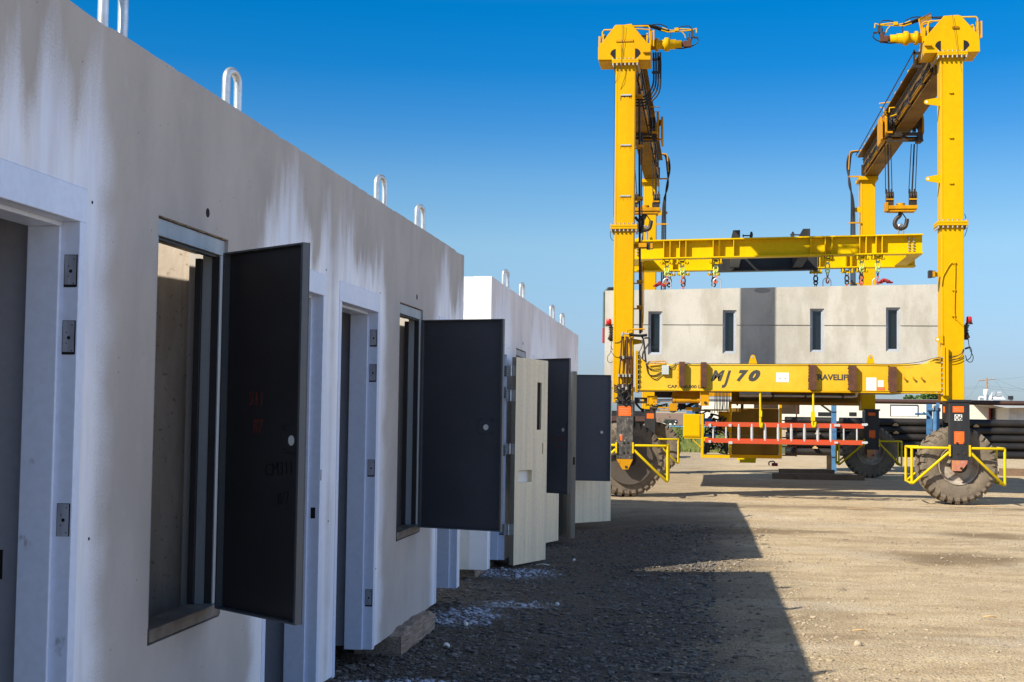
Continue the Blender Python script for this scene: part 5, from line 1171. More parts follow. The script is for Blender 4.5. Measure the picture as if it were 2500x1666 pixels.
# ---------------------------------------------------------------- spreader frame and slings
S1, S2 = 29.8, 32.35
sprd = thing('spreader_frame', 'yellow spreader frame with a black middle section hanging level from the crane hooks', 'spreader frame', (1.5, S2, 5.6))
def ibeam(name, pa, pb, top_px, bot_px, Y, m, stiff, w=.30, tap=None):
    """pa, pb: left/right pixel x; top_px/bot_px: (left,right) pixel y"""
    A = at(pa, top_px[0], Y); B = at(pb, top_px[1], Y); C_ = at(pa, bot_px[0], Y); D = at(pb, bot_px[1], Y); mb = MB(); tf = .03
    def bar(z0a, z0b, z1a, z1b, ya, yb, xa=None, xb=None):
        xa = A.x if xa is None else xa; xb = B.x if xb is None else xb
        fa = (xa-A.x)/(B.x-A.x); fb = (xb-A.x)/(B.x-A.x)
        L = lambda p, q, f: p+(q-p)*f
        vs = [(xa, ya, L(z0a, z0b, fa)), (xb, ya, L(z0a, z0b, fb)), (xa, yb, L(z0a, z0b, fa)), (xb, yb, L(z0a, z0b, fb)), (xa, ya, L(z1a, z1b, fa)), (xb, ya, L(z1a, z1b, fb)), (xa, yb, L(z1a, z1b, fa)), (xb, yb, L(z1a, z1b, fb))]
        mb.add(vs, [(0,2,3,1), (4,5,7,6), (0,1,5,4), (2,6,7,3), (0,4,6,2), (1,3,7,5)], False)
    bar(C_.z, D.z, C_.z+tf, D.z+tf, Y, Y+w); bar(A.z-tf, B.z-tf, A.z, B.z, Y, Y+w); bar(C_.z+tf, D.z+tf, A.z-tf, B.z-tf, Y+w*.47, Y+w*.53)
    o = mb.build(name, m, sprd, bevel=.003)
    s = MB(); mbx = mb; mb = s
    for px in stiff: xx = X(px, Y, 600); bar(C_.z+tf, D.z+tf, A.z-tf, B.z-tf, Y+.012, Y+w*.468, xx, xx+.018)
    if s.v: s.build('stiffener', m, o)
    return o
cp3 = lambda x: 1470+x/3.563; cp4 = lambda x: 1750+x/6.533; cp5 = lambda x: 2050+x/3.486
bf = ibeam('long_beam', 1532, 2254, (587.5, 570.5), (633.8, 619), S1, M['yellow_new'], [cp3(532), cp3(587), cp3(670), cp3(725), cp3(962), cp3(1015), cp4(36), cp4(262), cp4(1495), cp4(1725), cp4(1833), cp5(168), cp5(223), cp5(308), cp5(360)], .30)
zt2a, zt2b = 588+20, 571+20
bb1 = ibeam('rear_beam', 1540, 1752, (609, 606), (663, 660), S2, M['yellow_new'], [cp3(610), cp3(950)], .30)
bb2 = ibeam('middle_beam', 1752.5, 1997, (604, 598), (663, 658), S2-.10, M['black_paint'], [cp4(275), cp4(1315)], .30)
bb3 = ibeam('rear_beam', 1997.5, 2236, (600, 596), (655, 651), S2, M['yellow_new'], [cp4(1640), cp4(2060), cp4(2130), cp5(50), cp5(100)], .30)
zt_b = at(2195, 596, S2).z; zcap = at(2200, 572, S1).z
cb_ = MB()
for xx in (X(1540, S1), X(2238, S1)): cb_.box(xx-.12, xx+.16, S1+.31, S2-.005, at(2200, 619, S1).z+.002, zcap-.03); 
cb_.build('cross_beam', M['yellow_new'], sprd, bevel=.003)
cb_ = MB()
for px in (1795, 1962): xx = X(px, S1); cb_.box(xx-.10, xx+.12, S1+.31, S2-.11, at(1880, 626, S1).z, at(1880, 583, S1).z)
cb_.build('black_cross_beam', M['black_paint'], sprd, bevel=.003)
lg = MB(); c = at(2195, 571, S2)
zl0 = zt_b; zl1 = at(2195, 561, S2).z
for xc in (RXC, LXC+.12): lg.prism([(xc-.32, zl0-.02), (xc+.32, zl0-.02), (xc+.15, zl0+.22), (xc+.07, zl+.10), (xc-.07, zl+.10), (xc-.15, zl0+.22)], S2+.10, S2+.18, 'y')
lg.build('lifting_lug', M['yellow_new'], sprd)
bt = MB()
for k in range(5):
    for px in (cp5(588), cp5(627), cp3(305)):
        if px < 1600 and k > 3: continue
        c = at(px, 583+k*7.2+(0 if px > 1600 else 17), S1+.14); bt.cyl(c, c-Vector((0, .035, 0)), .022, n=8)
bt.build('bolt', M['lug'], bf)
bl = MB()
def bracket(L, Y, m=bl): m.prism([pv(a, b, Y) for a, b in L], Y, Y+.25, 'y')
bracket([(cp4(232), 580.5), (cp4(258), 562.5), (cp4(372), 562), (cp4(372), 580)], S1+.35); bracket([(cp4(1305), 577.5), (cp4(1375), 559), (cp4(1490), 558.5), (cp4(1490), 577)], S1+.35)
for a, b in ((525, 578), (1188, 1240)): bracket([(cp4(a), 580-(a > 900)*1.5), (cp4(a+8), 570), (cp4(a+12), 566), (cp4(b-14), 566), (cp4(b), 572), (cp4(b-6), 580-(a > 900)*1.5)], S1+.35)
bl.tube([at(cp4(410), 575.7, S1+.4), at(cp4(530), 575.7, S1+.4)], .016, 6); bl.tube([at(cp4(1170), 573.6, S1+.4), at(cp4(1340), 573.6, S1+.4)], .016, 6); bl.tube([at(cp4(420), 573, S1+.4), at(cp4(420), 580, S1+.4)], .014, 6)
bl.build('stop_bracket', M['black_paint'], sprd)
pd = MB()
PADS = [(cp3(562), 633, S1), (cp3(697), 632.5, S1), (cp3(990), 631, S1), (cp4(1776), 624.5, S1), (cp5(195), 621.5, S1), (cp5(332), 621, S1)]
PADB = [(cp3(583), 662, S2), (cp3(706), 661, S2), (cp3(972), 661, S2), (cp4(1586), 656, S2), (cp4(2085), 655, S2), (cp5(190), 653, S2)]
for px, py, Y in PADS+PADB:
    pd = MB(); c = at(px, py, Y)
    for s in (-1, 1): pd.box(c.x+s*.11-.014, c.x+s*.11+.014, Y+.02, Y+.28, c.z-.10, c.z-.001)
    for s in (-1, 1): pd.box(c.x+s*.055-.01, c.x+s*.055+.01, Y+.06, Y+.24, c.z-.08, c.z-.001)
    pd.box(c.x-.15, c.x+.15, Y+.09, Y+.11, c.z-.11, c.z-.06)
    pd.build1('sling_pad', M['yellow_new'], sprd)

# ---------------------------------------------------------------- lifted module
HYf, HL0, HL1 = 28.9, X(1477, 28.9, 760), X(2292, 28.9, 760)
hz1a, hz1b = Z(710, HYf, 1480), Z(694, HYf, 2290); hzb = 2.19
held = thing('lifted_cell_module', 'pale concrete cell module with four narrow windows hanging in slings inside the crane', 'precast module', ((HL0+HL1)/2, 32.3, hzb))
Hh = (hz1a+hz1b)/2-hzb
wins = [(1582, 1617, 760.5, 866), (1764, 1798, 757.5, 863), (1977.5, 2012, 754, 860), (2163, 2198, 751, 858)]
holes = []
for a, b, c, d in wins: p0 = at(a, d, HYf); p1 = at(b, c, HYf); holes.append((p0.x, p1.x, p0.z, p1.z))
w = MB(); gz_ = Z(795, HYf, 1900)
sheet_with_holes(w, HL0, HL1, hzb, gz_-.012, [(a, b, c, gz_) for a, b, c, d in holes], lambda u, v, d: (u, HYf-d, v), .20)
sheet_with_holes(w, HL0, HL1, gz_+.012, hz1a-.0, [(a, b, gz_, d) for a, b, c, d in holes], lambda u, v, d: (u, HYf-d, v+(hz1b-hz1a)*(v > hz1a-.02)*(u-HL0)/(HL1-HL0)), .20, .4, .006, 5)
ed_ = [HL0+.001]+[q_ for h_ in sorted(holes) for q_ in (h_[0]-.0, h_[1]+.0)]+[HL1-.001]
for k in range(0, len(ed_), 2): w.box(ed_[k], ed_[k+1], HYf+.02, HYf+.19, gz_-.0119, gz_+.0119)
ho = w.build('front_wall', M['concrete_held'], held)
w = MB(); w.box(HL0, HL0+.18, HYf+.201, HYf+7, hzb, hz1a-.004); w.box(HL1-.18, HL1, HYf+.201, HYf+7, hzb, hz1a-.004); w.box(HL0+.181, HL1-.181, HYf+6.8, HYf+7, hzb, hz1a-.004); w.build('side_wall', M['concrete_held'], held)
w = MB(); w.box(HL0+.181, HL1-.181, HYf+.201, HYf+6.799, hzb+.02, hzb+.2); w.build('floor_slab', M['concrete_held'], held)
w = MB(); w.box(HL0+.181, HL1-.181, HYf+.201, HYf+6.799, hz1a-.22, hz1a-.03); w.build('roof_slab', M['concrete_held'], held)
for (a, b, c, d) in holes:
    f = MB(); t_ = .028
    f.box(a, a+t_, HYf+.03, HYf+.16, c, d); f.box(b-t_, b, HYf+.03, HYf+.16, c, d); f.box(a+t_, b-t_, HYf+.03, HYf+.16, c, c+t_); f.box(a+t_, b-t_, HYf+.03, HYf+.16, d-t_, d)
    f.box(a+t_, a+t_*2, HYf+.06, HYf+.15, c+t_, d-t_); f.box(b-t_*2, b-t_, HYf+.06, HYf+.15, c+t_, d-t_); f.box(a+t_*2, b-t_*2, HYf+.06, HYf+.15, c+t_, c+t_*1.8); f.box(a+t_*2, b-t_*2, HYf+.06, HYf+.15, d-t_*1.8, d-t_)
    wo = f.build('window', M['glass_frame'], held, bevel=.003)
    g_ = MB(); g_.box(a+t_*2, b-t_*2, HYf+.13, HYf+.14, c+t_*1.8, d-t_*1.8); g_.build('pane', M['dark_glass'], wo)
pt = MB(); c0, c1 = at(1841, 716, HYf), at(1881, 703, HYf); n = 16
pt.prism([(c0.x+(c1.x-c0.x)*(.5+.5*math.cos(2*PI*k/n)*(1+.2*noise.noise(Vector((k, 1, 0))))), (c0.z+c1.z)/2+(c1.z-c0.z)*.5*math.sin(2*PI*k/n)*(1+.5*noise.noise(Vector((k*2, 5, 0))))) for k in range(n)], HYf-.0025, HYf-.0005, 'y'); pt.build('mortar_patch', M['patch_conc'], ho)
def loop(x, y, zb, r=.075, h=.24, parent=held):
    l = MB(); pts = [(x-r, y, zb-.05)]+[(x-r*math.cos(a), y, zb+h-r+r*math.sin(a)) for a in [PI*i/8 for i in range(9)]]+[(x+r, y, zb-.05)]
    l.tube(pts, .0135, 8); l.build('lifting_loop', M['galv'], parent)
for px in (1627, 1751, 2023, 2146): loop(X(px, HYf+.5, 690), HYf+.9, Z(700, HYf, px)-.0, .085, .27)
bk = MB(); bk.tube([at(1486, 703, HYf+.4), at(1475, 715, HYf+.4), at(1474, 800, HYf+.4)], .028, 6); bko = bk.build('edge_strap', mat('green_strap', (.08, .12, .10), .8, scale=9), held); bk = MB(); bk.tube([at(1474, 801, HYf+.4), at(1473.5, 838, HYf+.4)], .032, 6); bk.build('strap_end', M['red_sling'], bko)
bx1 = thing('strap_bundle', 'black strap reel on the left corner of the lifted module roof', 'strap reel', tuple(at(1494, 705, HYf+.4)))
q = MB(); c = at(1494, 706, HYf+.4); q.box(c.x-.09, c.x+.09, c.y-.1, c.y+.1, c.z-.05, c.z+.035); q.build('reel', M['rubber'], bx1, bevel=.02); q = MB(); q.tube([c+Vector((.05, 0, .03)), c+Vector((.06, 0, .08)), c+Vector((.10, 0, .09))], .012, 5); q.build('lever', M['rubber'], bx1)
for lab, px, pw in (('crumpled red lifting strap on the roof beside the far-left crane leg', 1611, 15), ('crumpled red lifting strap near the right end of the lifted module roof', 2160, 17)):
    q = MB(); Yc = HYf+.7; c = at(px, 700-(px > 2000)*8, Yc); random.seed(px); W_ = pw*Yc/F_PX
    for k in range(9):
        pts = [c+Vector((W_*(2*j/6-1)*(1-.08*k), random.uniform(-.1, .1), .01+.075*math.sin(PI*j/6)*random.uniform(.4, 1.25)*(1-.2*abs(k-4)/4))) for j in range(7)]
        q.tube(pts, .020, 5, smooth_pts=2)
    o = q.build('lifting_strap', M['red_sling']); tag(o, lab, 'lifting strap', 'red straps on the lifted module')
sp_ = thing('black_hook', 'black plastic hook standing up on the lifted module roof near the right far leg', 'sling hook', tuple(at(2085, 692, HYf+.6)))
q = MB(); q.prism([pv(a, b, HYf+.6) for a, b in ((2077, 686), (2080, 684), (2086, 690), (2092, 694), (2093, 700), (2082, 700))], HYf+.6, HYf+.63, 'y'); q.build('hook_body', M['rubber'], sp_)

# slings
def link_pts(c, a, b, ang):
    out = []
    for k in range(14):
        t = 2*PI*k/14; x = a*math.cos(t); z = b*math.sin(t); out.append(Vector((c[0]+x*math.cos(ang), c[1]+x*math.sin(ang), c[2]+z)))
    return out
def sling(px, py, Y, endz, desc, hook=True, dark=False):
    c = at(px, py, Y); c = Vector((c.x, Y+.15, c.z-.05)); root = thing('sling_chain', desc, 'sling chain', tuple(c), 'sling chains under the spreader frame')
    s = MB(); s.tube([c+Vector((-.035, 0, .0)), c+Vector((-.035, 0, -.08)), c+Vector((-.02, 0, -.115)), c+Vector((.02, 0, -.115)), c+Vector((.035, 0, -.08)), c+Vector((.035, 0, 0))], .013, 7); s.build('shackle', M['steel'], root)
    s = MB(); s.cyl(c+Vector((-.05, 0, 0)), c+Vector((.05, 0, 0)), .026, n=10); s.build('shackle_pin', M['green_pin'], root)
    s = MB(); s.tube(link_pts(c+Vector((0, 0, -.17)), .048, .075, .25), .018, 7, closed=True); s.tube(link_pts(c+Vector((0, 0, -.265)), .048, .05, .5), .017, 7, closed=True); s.build('master_link', M['lime_link'] if not dark else M['grease'], root)
    z = c.z-.34; s = MB(); k = 0; z_end = endz+(.16 if hook else .0)
    while z > z_end: s.tube(link_pts((c.x, c.y, z), .023, .036, (k % 2)*PI/2+.3), .010, 6, closed=True); z -= .052; k += 1
    if s.v: s.build('chain', M['chain'], root)
    if hook:
        s = MB(); s.box(c.x-.022, c.x+.022, c.y-.02, c.y+.02, z-.03, z+.03); s.tube([(c.x, c.y, z-.02), (c.x-.02, c.y, z-.06), (c.x-.028, c.y, z-.11), (c.x-.004, c.y, z-.15), (c.x+.022, c.y, z-.13), (c.x+.03, c.y, z-.09)], .017, 7, smooth_pts=3); s.build('sling_hook', M['orange_hook'], root)
names = ['first', 'second', 'third', 'fourth', 'fifth', 'sixth']
for i, (px, py, Y) in enumerate(PADS): sling(px, py, Y, Z(690, S1, px), 'sling with orange hook under the front spreader beam, %s from the left' % names[i])
for i, (px, py, Y) in enumerate(PADB): sling(px, py+1, Y, Z(700, S2, px), 'dark sling chain behind, %s from the left under the rear spreader beam' % names[i], i in (1, 4, 5), True)

# ---------------------------------------------------------------- background yard
random.seed(11)
BZ = -.09
PX0 = X(1918, 42, 1050)
pipes_rows = [(1031, 0), (1049.5, 0), (1068, 0), (1086.5, 0), (1107, 0)]
k_ = 0
for j, (py, _) in enumerate(pipes_rows):
    zc = Z(py, 42, 2200)
    for (xa, xb, word) in ((PX0+[0, .05, .02, .06, 0][j], X(2034, 42)+[.0, .02, 0, .02, 0][j], 'left of the blue post'), (X(2049, 42)+random.uniform(0, .06), 24.0, 'right of the blue post')):
        for dd in (0, 1):
            if dd and j: continue
            yy = 42+dd*.25
            m_ = MB(); m_.cyl((xa, yy, zc), (xb, yy, zc), .117, n=24); m_.cyl((xa-.012, yy, zc), (xa-.001, yy, zc), .105, n=24)
            o = m_.build('black_pipe', M['black_pipe']); tag(o, 'black pipe, %s%s in the stack %s' % (['topmost', 'second from top', 'middle one', 'second from bottom', 'lowest'][j], ' of the back row' if dd else '', word), 'steel pipe', 'black pipes stacked behind the crane')
back = MB()
for j in range(4):
    for r in range(1, 4): 
        zc = Z(1040+18.5*j, 42, 2200); back.cyl((PX0+.3, 42+.26*r, zc), (24, 42+.26*r, zc), .117, n=12)
bo = back.build('black_pipe_mass', M['black_pipe']); tag(bo, 'dark mass of further black pipes hidden behind the stack front', 'steel pipes', kind='stuff')
for i, px in enumerate((2186, 2187.5, 2383, 2420, 1996, 1990)):
    py = (1037.5, 1056.5, 1040.5, 1114, 1058, 1093)[i]
    c = at(px, py, 41.8); w = .07
    q = MB(); q.prism([(c.x-w, c.z-.035), (c.x+w, c.z-.035), (c.x+w*1.1, c.z+.005), (c.x+w*.5, c.z+.012), (c.x+w*.45, c.z+.045), (c.x-w*.45, c.z+.045), (c.x-w*.5, c.z+.012), (c.x-w*1.0, c.z+.005)], 41.72, 41.88, 'y')
    o = q.build('wood_chock', M['fresh_wood']); tag(o, 'pale wooden chock wedged between black pipes, ' + ('upper one left of the near right wheel', 'lower one left of the near right wheel', 'upper one right of the near right leg', 'lowest one near the right picture edge', 'one under the orange ladder', 'bottom one left of the blue post')[i], 'wood chock', 'wooden chocks between the pipes')
bp = MB(); p0 = at(2060, 979, 42.3); p1 = at(2500, 985, 42.3); dz = (p1.z-p0.z)/(p1.x-p0.x); bp.cyl((p0.x, 42.3, p0.z), (p0.x+22, 42.3, p0.z+dz*22), .072, n=20)
o = bp.build('brown_pipe', M['brown_pipe']); tag(o, 'long brown steel pipe lying level across the top of the blue rack posts', 'steel pipe')
rk = thing('blue_pipe_rack', 'slim blue steel post standing in the pipe stack left of the far right wheel', 'rack post', (X(2035.5, 41.4), 41.4, BZ), 'blue rack posts')
q = MB(); xa, xb = X(2030, 41.4), X(2041.5, 41.4); q.box(xa, xb, 41.3, 41.34, BZ, 2.03); q.box(xa, xa+.02, 41.341, 41.5, BZ, 2.03); q.box(xb-.02, xb, 41.341, 41.5, BZ, 2.03); q.build('post', M['blue_steel'], rk)
q = MB(); 
for zz in (1.72, .36): q.box(xa-.01, xb+.01, 41.28, 41.299, zz, zz+.02)
q.build('band', M['grease'], rk)
q = MB(); q.tube([(xa-.45, 41.5, 2.05), (xa, 41.45, 1.72)], .035, 6); q.box(xa-.14, xa-.005, 41.36, 41.45, BZ, .42); q.build('brace', M['grease'], rk)
rk = thing('blue_pipe_rack', 'rust-streaked blue steel rack frame beside the near right crane leg', 'rack post', (X(2278, 41.4), 41.4, BZ), 'blue rack posts')
q = MB(); bpx(q, 2262, 2276, 987, 1062, 41.3, 41.34); bpx(q, 2287, 2294, 984, 1100, 41.3, 41.4); q.build('post', M['blue_steel'], rk)
q = MB(); q.cyl(at(2264, 1001, 41.2), at(2296, 1001, 41.2), .055, n=14); q.cyl(at(2284, 1006, 41.2), at(2284, 1060, 41.2), .055, n=14); q.cyl(at(2280, 1000, 41.2), at(2280, 1060, 41.2), .03, n=14); q.cyl(at(2234, 1011, 41.2), at(2262, 1011, 41.2), .03, n=10); bpx(q, 2240, 2243, 1006, 1010, 41.15, 41.2); bpx(q, 2254, 2258, 1006, 1010, 41.15, 41.2); bpx(q, 2281, 2288, 990, 999, 41.15, 41.2); q.build('clamp_tube', M['blue_steel'], rk)
q = MB(); bpx(q, 2278, 2280, 991, 1001, 41.1, 41.14); bpx(q, 2289, 2291, 991, 1001, 41.1, 41.14); q.build('clip', M['yellow'], rk)
rough_beam('timber_beam', 'split brown timber on the dirt in front of the pipe stack', 'timber beam', X(1902, 38.6), X(2037, 38.6), 38.5, 38.75, BZ-.01, .10, M['timber_x'], 'timber beams under the pipe stack', 'x', .2, .006)
rough_beam('timber_beam', 'dark shaded timber left of the far right wheel', 'timber beam', X(1886, 36.6), X(2110, 36.6), 36.5, 36.75, BZ-.01, .06, M['timber_x'], 'timber beams under the pipe stack', 'x', .2, .006)
rough_beam('timber_beam', 'timber sleeper under the pipe ends at the right picture edge', 'timber beam', X(2440, 41.5), X(2600, 41.5), 41.3, 41.6, BZ-.01, .12, M['timber_x'], 'timber beams under the pipe stack', 'x', .2, .006)
fb = thing('yellow_foot', 'small yellow steel foot plate standing on the dirt under the engine deck', 'foot plate', tuple(at(1822, 1130, 39)))
q = MB(); bpx(q, 1806, 1845, 1123, 1130, 39, 39.1); bpx(q, 1799, 1835, 1119, 1124.5, 39.2, 39.3); q.build('plate', M['yellow_guard'], fb); q = MB(); bpx(q, 1834, 1846, 1115, 1122.8, 39, 39.1); q.build('upright', M['yellow_guard'], fb)
cs = thing('chainsaw', 'small red and grey saw lying at the left end of the brown timber', 'saw', tuple(at(1890, 1138, 38.5)))
q = MB(); bpx(q, 1884, 1899, 1131, 1138.5, 38.5, 38.6); q.build('body', M['red_sling'], cs, bevel=.015); q = MB(); q.tube(P([(1878, 1137), (1877, 1130), (1882, 1127), (1889, 1127), (1892, 1131)], 38.5), .02, 6, smooth_pts=3); q.build('handle', M['rubber'], cs)

# white ribbed factory building
FYb = 190.
def ribbed():
    t = NT('ribbed_white_cladding'); P_ = t.geo(); s = t.node('ShaderNodeSeparateXYZ'); t.link(P_, s.inputs[0]); w = t.math('PINGPONG', s.outputs['X'], .42); f = t.ss(w, .0, .10, 1, 0)
    c = t.mix(t.math('MULTIPLY', f, .35), (.66, .64, .53), (.40, .39, .33)); return t.out(c, .6)
M['clad'] = ribbed()
M['clad_white'] = mat('white_roller_door', (.74, .74, .74), .5, scale=.2, bump=0); M['roof_grey'] = mat('grey_metal_roof', (.36, .37, .38), .5, scale=.1, bump=0)
fac = thing('factory_building', 'long low white ribbed factory building behind the pipe stack', 'building', (X(2100, FYb), FYb, BZ))
xa = X(1700, FYb, 1000); xb = X(2414, FYb, 1000); zt = Z(981, FYb, 2200)
q = MB(); q.box(xa, xb, FYb, FYb+20, BZ-.3, zt); q.build('wall', M['clad'], fac)
q = MB(); q.box(xa-.3, xb+.3, FYb-.3, FYb+20.3, zt+.003, zt+.35); q.build('roof', M['roof_grey'], fac)
q = MB(); bpx(q, 1676, 1699.7, 980, 1045, FYb-.2, FYb+4); q.build('corner_panel', M['blue_steel'], fac)
q = MB(); bpx(q, 2175, 2240, 990.5, 1016, FYb-.06, FYb-.01); dr = q.build('roller_door', M['clad_white'], fac); q = MB(); bpx(q, 2173.5, 2241.5, 988.8, 990.3, FYb-.12, FYb-.01); bpx(q, 2173.5, 2174.8, 990.4, 1016, FYb-.12, FYb-.01); bpx(q, 2240.3, 2241.5, 990.4, 1016, FYb-.12, FYb-.01); q.build('door_frame', M['black_paint'], dr)
q = MB(); bpx(q, 2073, 2091, 1007, 1016, FYb-.06, FYb-.01); bpx(q, 1997, 2030, 1007, 1016, FYb-.06, FYb-.01); bpx(q, 1697, 1706, 985, 1012, FYb-.3, FYb-.21); q.build('window', M['dark_glass'], fac)
wing = thing('workshop_wing', 'cream workshop with a sloping grey eave at the right picture edge', 'building', (X(2470, FYb-8), FYb-8, BZ))
q = MB(); bpx(q, 2463, 2640, 993, 1045, FYb-8, FYb+10); q.build('wall', M['clad'], wing)
q = MB(); q.prism([pv(a, b, FYb-10) for a, b in ((2414, 988), (2640, 986), (2640, 994), (2456, 996.5))], FYb-10, FYb+10, 'y'); q.build('roof', M['roof_grey'], wing)
q = MB(); bpx(q, 2415.2, 2418.5, 988, 1045, FYb-.2, FYb+.5); q.build('red_downpipe', M['red_sling'], wing)
q = MB(); bpx(q, 2419, 2462.5, 997, 1045, FYb+3, FYb+4); q.build('open_bay', M['timber_x'], wing)
q = MB(); q.tube(P([(2472, 998), (2472, 1008), (2485, 1011), (2490, 1015), (2492, 1020)], FYb-8.2), .07, 6); q.build('pipe', M['white_pvc'], wing)
ve = thing('roof_vent', 'round grey vent stack with a bent pipe on the factory roof', 'roof vent', tuple(at(2406, 980, FYb+3)), 'vents on the factory roof')
q = MB(); c = at(2406.5, 982, FYb+3); q.lathe([(.0, 1.75), (.30, 1.75), (.30, 1.1), (.26, 1.0), (.26, -.5), (0, -.5)], c, (0, 0, 1), 20); q.lathe([(.32, 1.0), (.32, 1.12)], c, (0, 0, 1), 20); c2 = at(2411, 950, FYb+3); q.cyl(c2, c2+Vector((0, 0, -.9)), .14, n=12); q.build('stack', M['white_pvc'], ve)
q = MB(); q.tube(P([(2391, 978), (2391, 972), (2396, 970), (2402, 972)], FYb+3), .16, 10, smooth_pts=4); q.build('elbow', M['white_pvc'], ve)
ve = thing('roof_vent', 'boxy roof fan with a big dark hood on the factory roof', 'roof vent', tuple(at(2440, 980, FYb+3)), 'vents on the factory roof')
q = MB(); q.prism([pv(a, b, FYb+3) for a, b in ((2420, 976), (2428, 960), (2429, 957), (2444, 957), (2447, 966), (2456, 976))], FYb+3, FYb+5, 'y'); bpx(q, 2412, 2424, 966, 980, FYb+3, FYb+5); q.build('casing', M['white_pvc'], ve)
q = MB(); q.prism([pv(a, b, FYb+2.9) for a, b in ((2421, 968), (2424, 956), (2433, 954.5), (2430, 966))], FYb+2.9, FYb+3, 'y'); q.prism([pv(a, b, FYb+2.9) for a, b in ((2432, 959), (2443, 958), (2446, 967), (2432, 968))], FYb+2.9, FYb+3, 'y'); q.build('hood', M['galv_dull'], ve)
ve = thing('roof_vent', 'small dark box vent at the right end of the factory roof', 'roof vent', tuple(at(2470, 980, FYb+3)), 'vents on the factory roof')
q = MB(); bpx(q, 2464.5, 2474, 967, 976, FYb+3, FYb+4); q.build('casing', M['black_paint'], ve); q = MB(); bpx(q, 2466.5, 2472, 976.2, 984, FYb+3.2, FYb+3.6); q.build('neck', M['white_pvc'], ve)
UY = 230.
up = thing('utility_pole', 'bare wooden utility pole with one crossarm above the factory roof', 'utility pole', (X(2408.5, UY, 930), UY, BZ))
q = MB(); c = at(2408.5, 923.5, UY); q.cyl((c.x, UY, BZ-.3), (c.x, UY, c.z), .20, .14, 10); q.build('pole', M['timber'], up)
q = MB(); p0 = at(2389.5, 930, UY); p1 = at(2427, 926, UY); q.tube([p0, p1], .10, 6); q.build('crossarm', M['timber'], up)
q = MB(); 
for px in (2391, 2400, 2417, 2425): c = at(px, 928.5-(px-2390)*.1, UY); q.cyl(c, c+Vector((0, 0, .22)), .07, n=8)
q.tube(P([(2412, 935), (2414, 942), (2411, 946), (2414, 950)], UY), .08, 6); q.build('insulator', M['galv_dull'], up)
q = MB()
for (a, b, c, d) in ((2391, 928, 2600, 900), (2427, 925, 2620, 980), (2391, 929, 2355, 976), (2427, 926, 2500, 1000), (2408, 942, 2100, 948), (2408, 946, 2100, 953), (2408, 942, 2650, 948), (2408, 948, 2650, 951)):
    p0 = at(a, b, UY); p1 = at(c, d, UY); q.tube([p0.lerp(p1, t/8)-Vector((0, 0, 1.2*math.sin(PI*t/8)*.4)) for t in range(9)], .012, 4)
q.build('overhead_wire', M['rubber'], up)
# guy wires high on the right
# trees
def tree(name, label, px, py_top, Y, w_px, seed, hide_z=0, leafc=None, lsize=.34, n=2600):
    random.seed(seed); c = at(px, py_top, Y); Rr = w_px*Y/F_PX/2; H_ = c.z-BZ; root = thing(name, label, 'tree', (c.x, Y, BZ), 'trees on the horizon')
    t = MB(); t.tube([(c.x, Y, BZ-.1), (c.x+.1, Y, H_*.35), (c.x, Y, H_*.75)], .3, 8, rs=[.3, .22, .08])
    for k in range(7): a = random.random()*2*PI; t.tube([(c.x+.05, Y, H_*(.3+.05*k)), (c.x+math.cos(a)*Rr*.7, Y+math.sin(a)*Rr*.7, H_*(.55+.05*k))], .08, 5, rs=[.1, .03])
    t.build('trunk', M['timber'], root)
    cl = [(Vector((random.gauss(0, Rr*.42), random.gauss(0, Rr*.42), H_*.66+random.uniform(-.26, .22)*H_)), random.uniform(.22, .42)*Rr) for _ in range(26)]
    l = MB()
    for k in range(n):
        cc, rr = random.choice(cl); v = Vector((random.gauss(0, 1), random.gauss(0, 1), random.gauss(0, 1))).normalized()*rr*random.uniform(.6, 1.05); p = cc+v+Vector((c.x, Y, 0))
        if p.z > c.z: p.z = c.z-random.random()*.6
        a = Vector((random.gauss(0, 1), random.gauss(0, 1), random.gauss(0, 1))).normalized()*lsize; b = a.orthogonal().normalized()*lsize*.6
        l.add([p-a, p+b, p+a, p-b], [(0, 1, 2, 3)], False)
    l.build('crown', M['leaf'], root)
def leaf_mat(n_, a, b):
    t = NT(n_); P_ = t.coords(); c = t.mix(t.ss(t.noise(P_, 1.3, 4), .35, .65), a, b); c = t.mix(t.ss(t.noise(P_, 9, 2), .45, .7, 0, .5), c, tuple(min(1, x*1.8) for x in b)); t.b.inputs['Subsurface Weight'].default_value = 0; return t.out(c, .6, spec=.2)
M['leaf'] = leaf_mat('tree_leaves', (.028, .062, .016), (.075, .13, .03)); M['grass'] = leaf_mat('tall_grass', (.07, .12, .022), (.20, .21, .06)); M['weed'] = leaf_mat('weed_leaves', (.04, .07, .02), (.13, .14, .05))
tree('round_tree', 'low green tree showing over the brown pipe, left part of the pair', 2238, 966, 260, 62, 3, n=2200); tree('round_tree', 'taller green tree showing over the brown pipe beside the near right leg', 2268, 958, 255, 70, 4, n=2600)
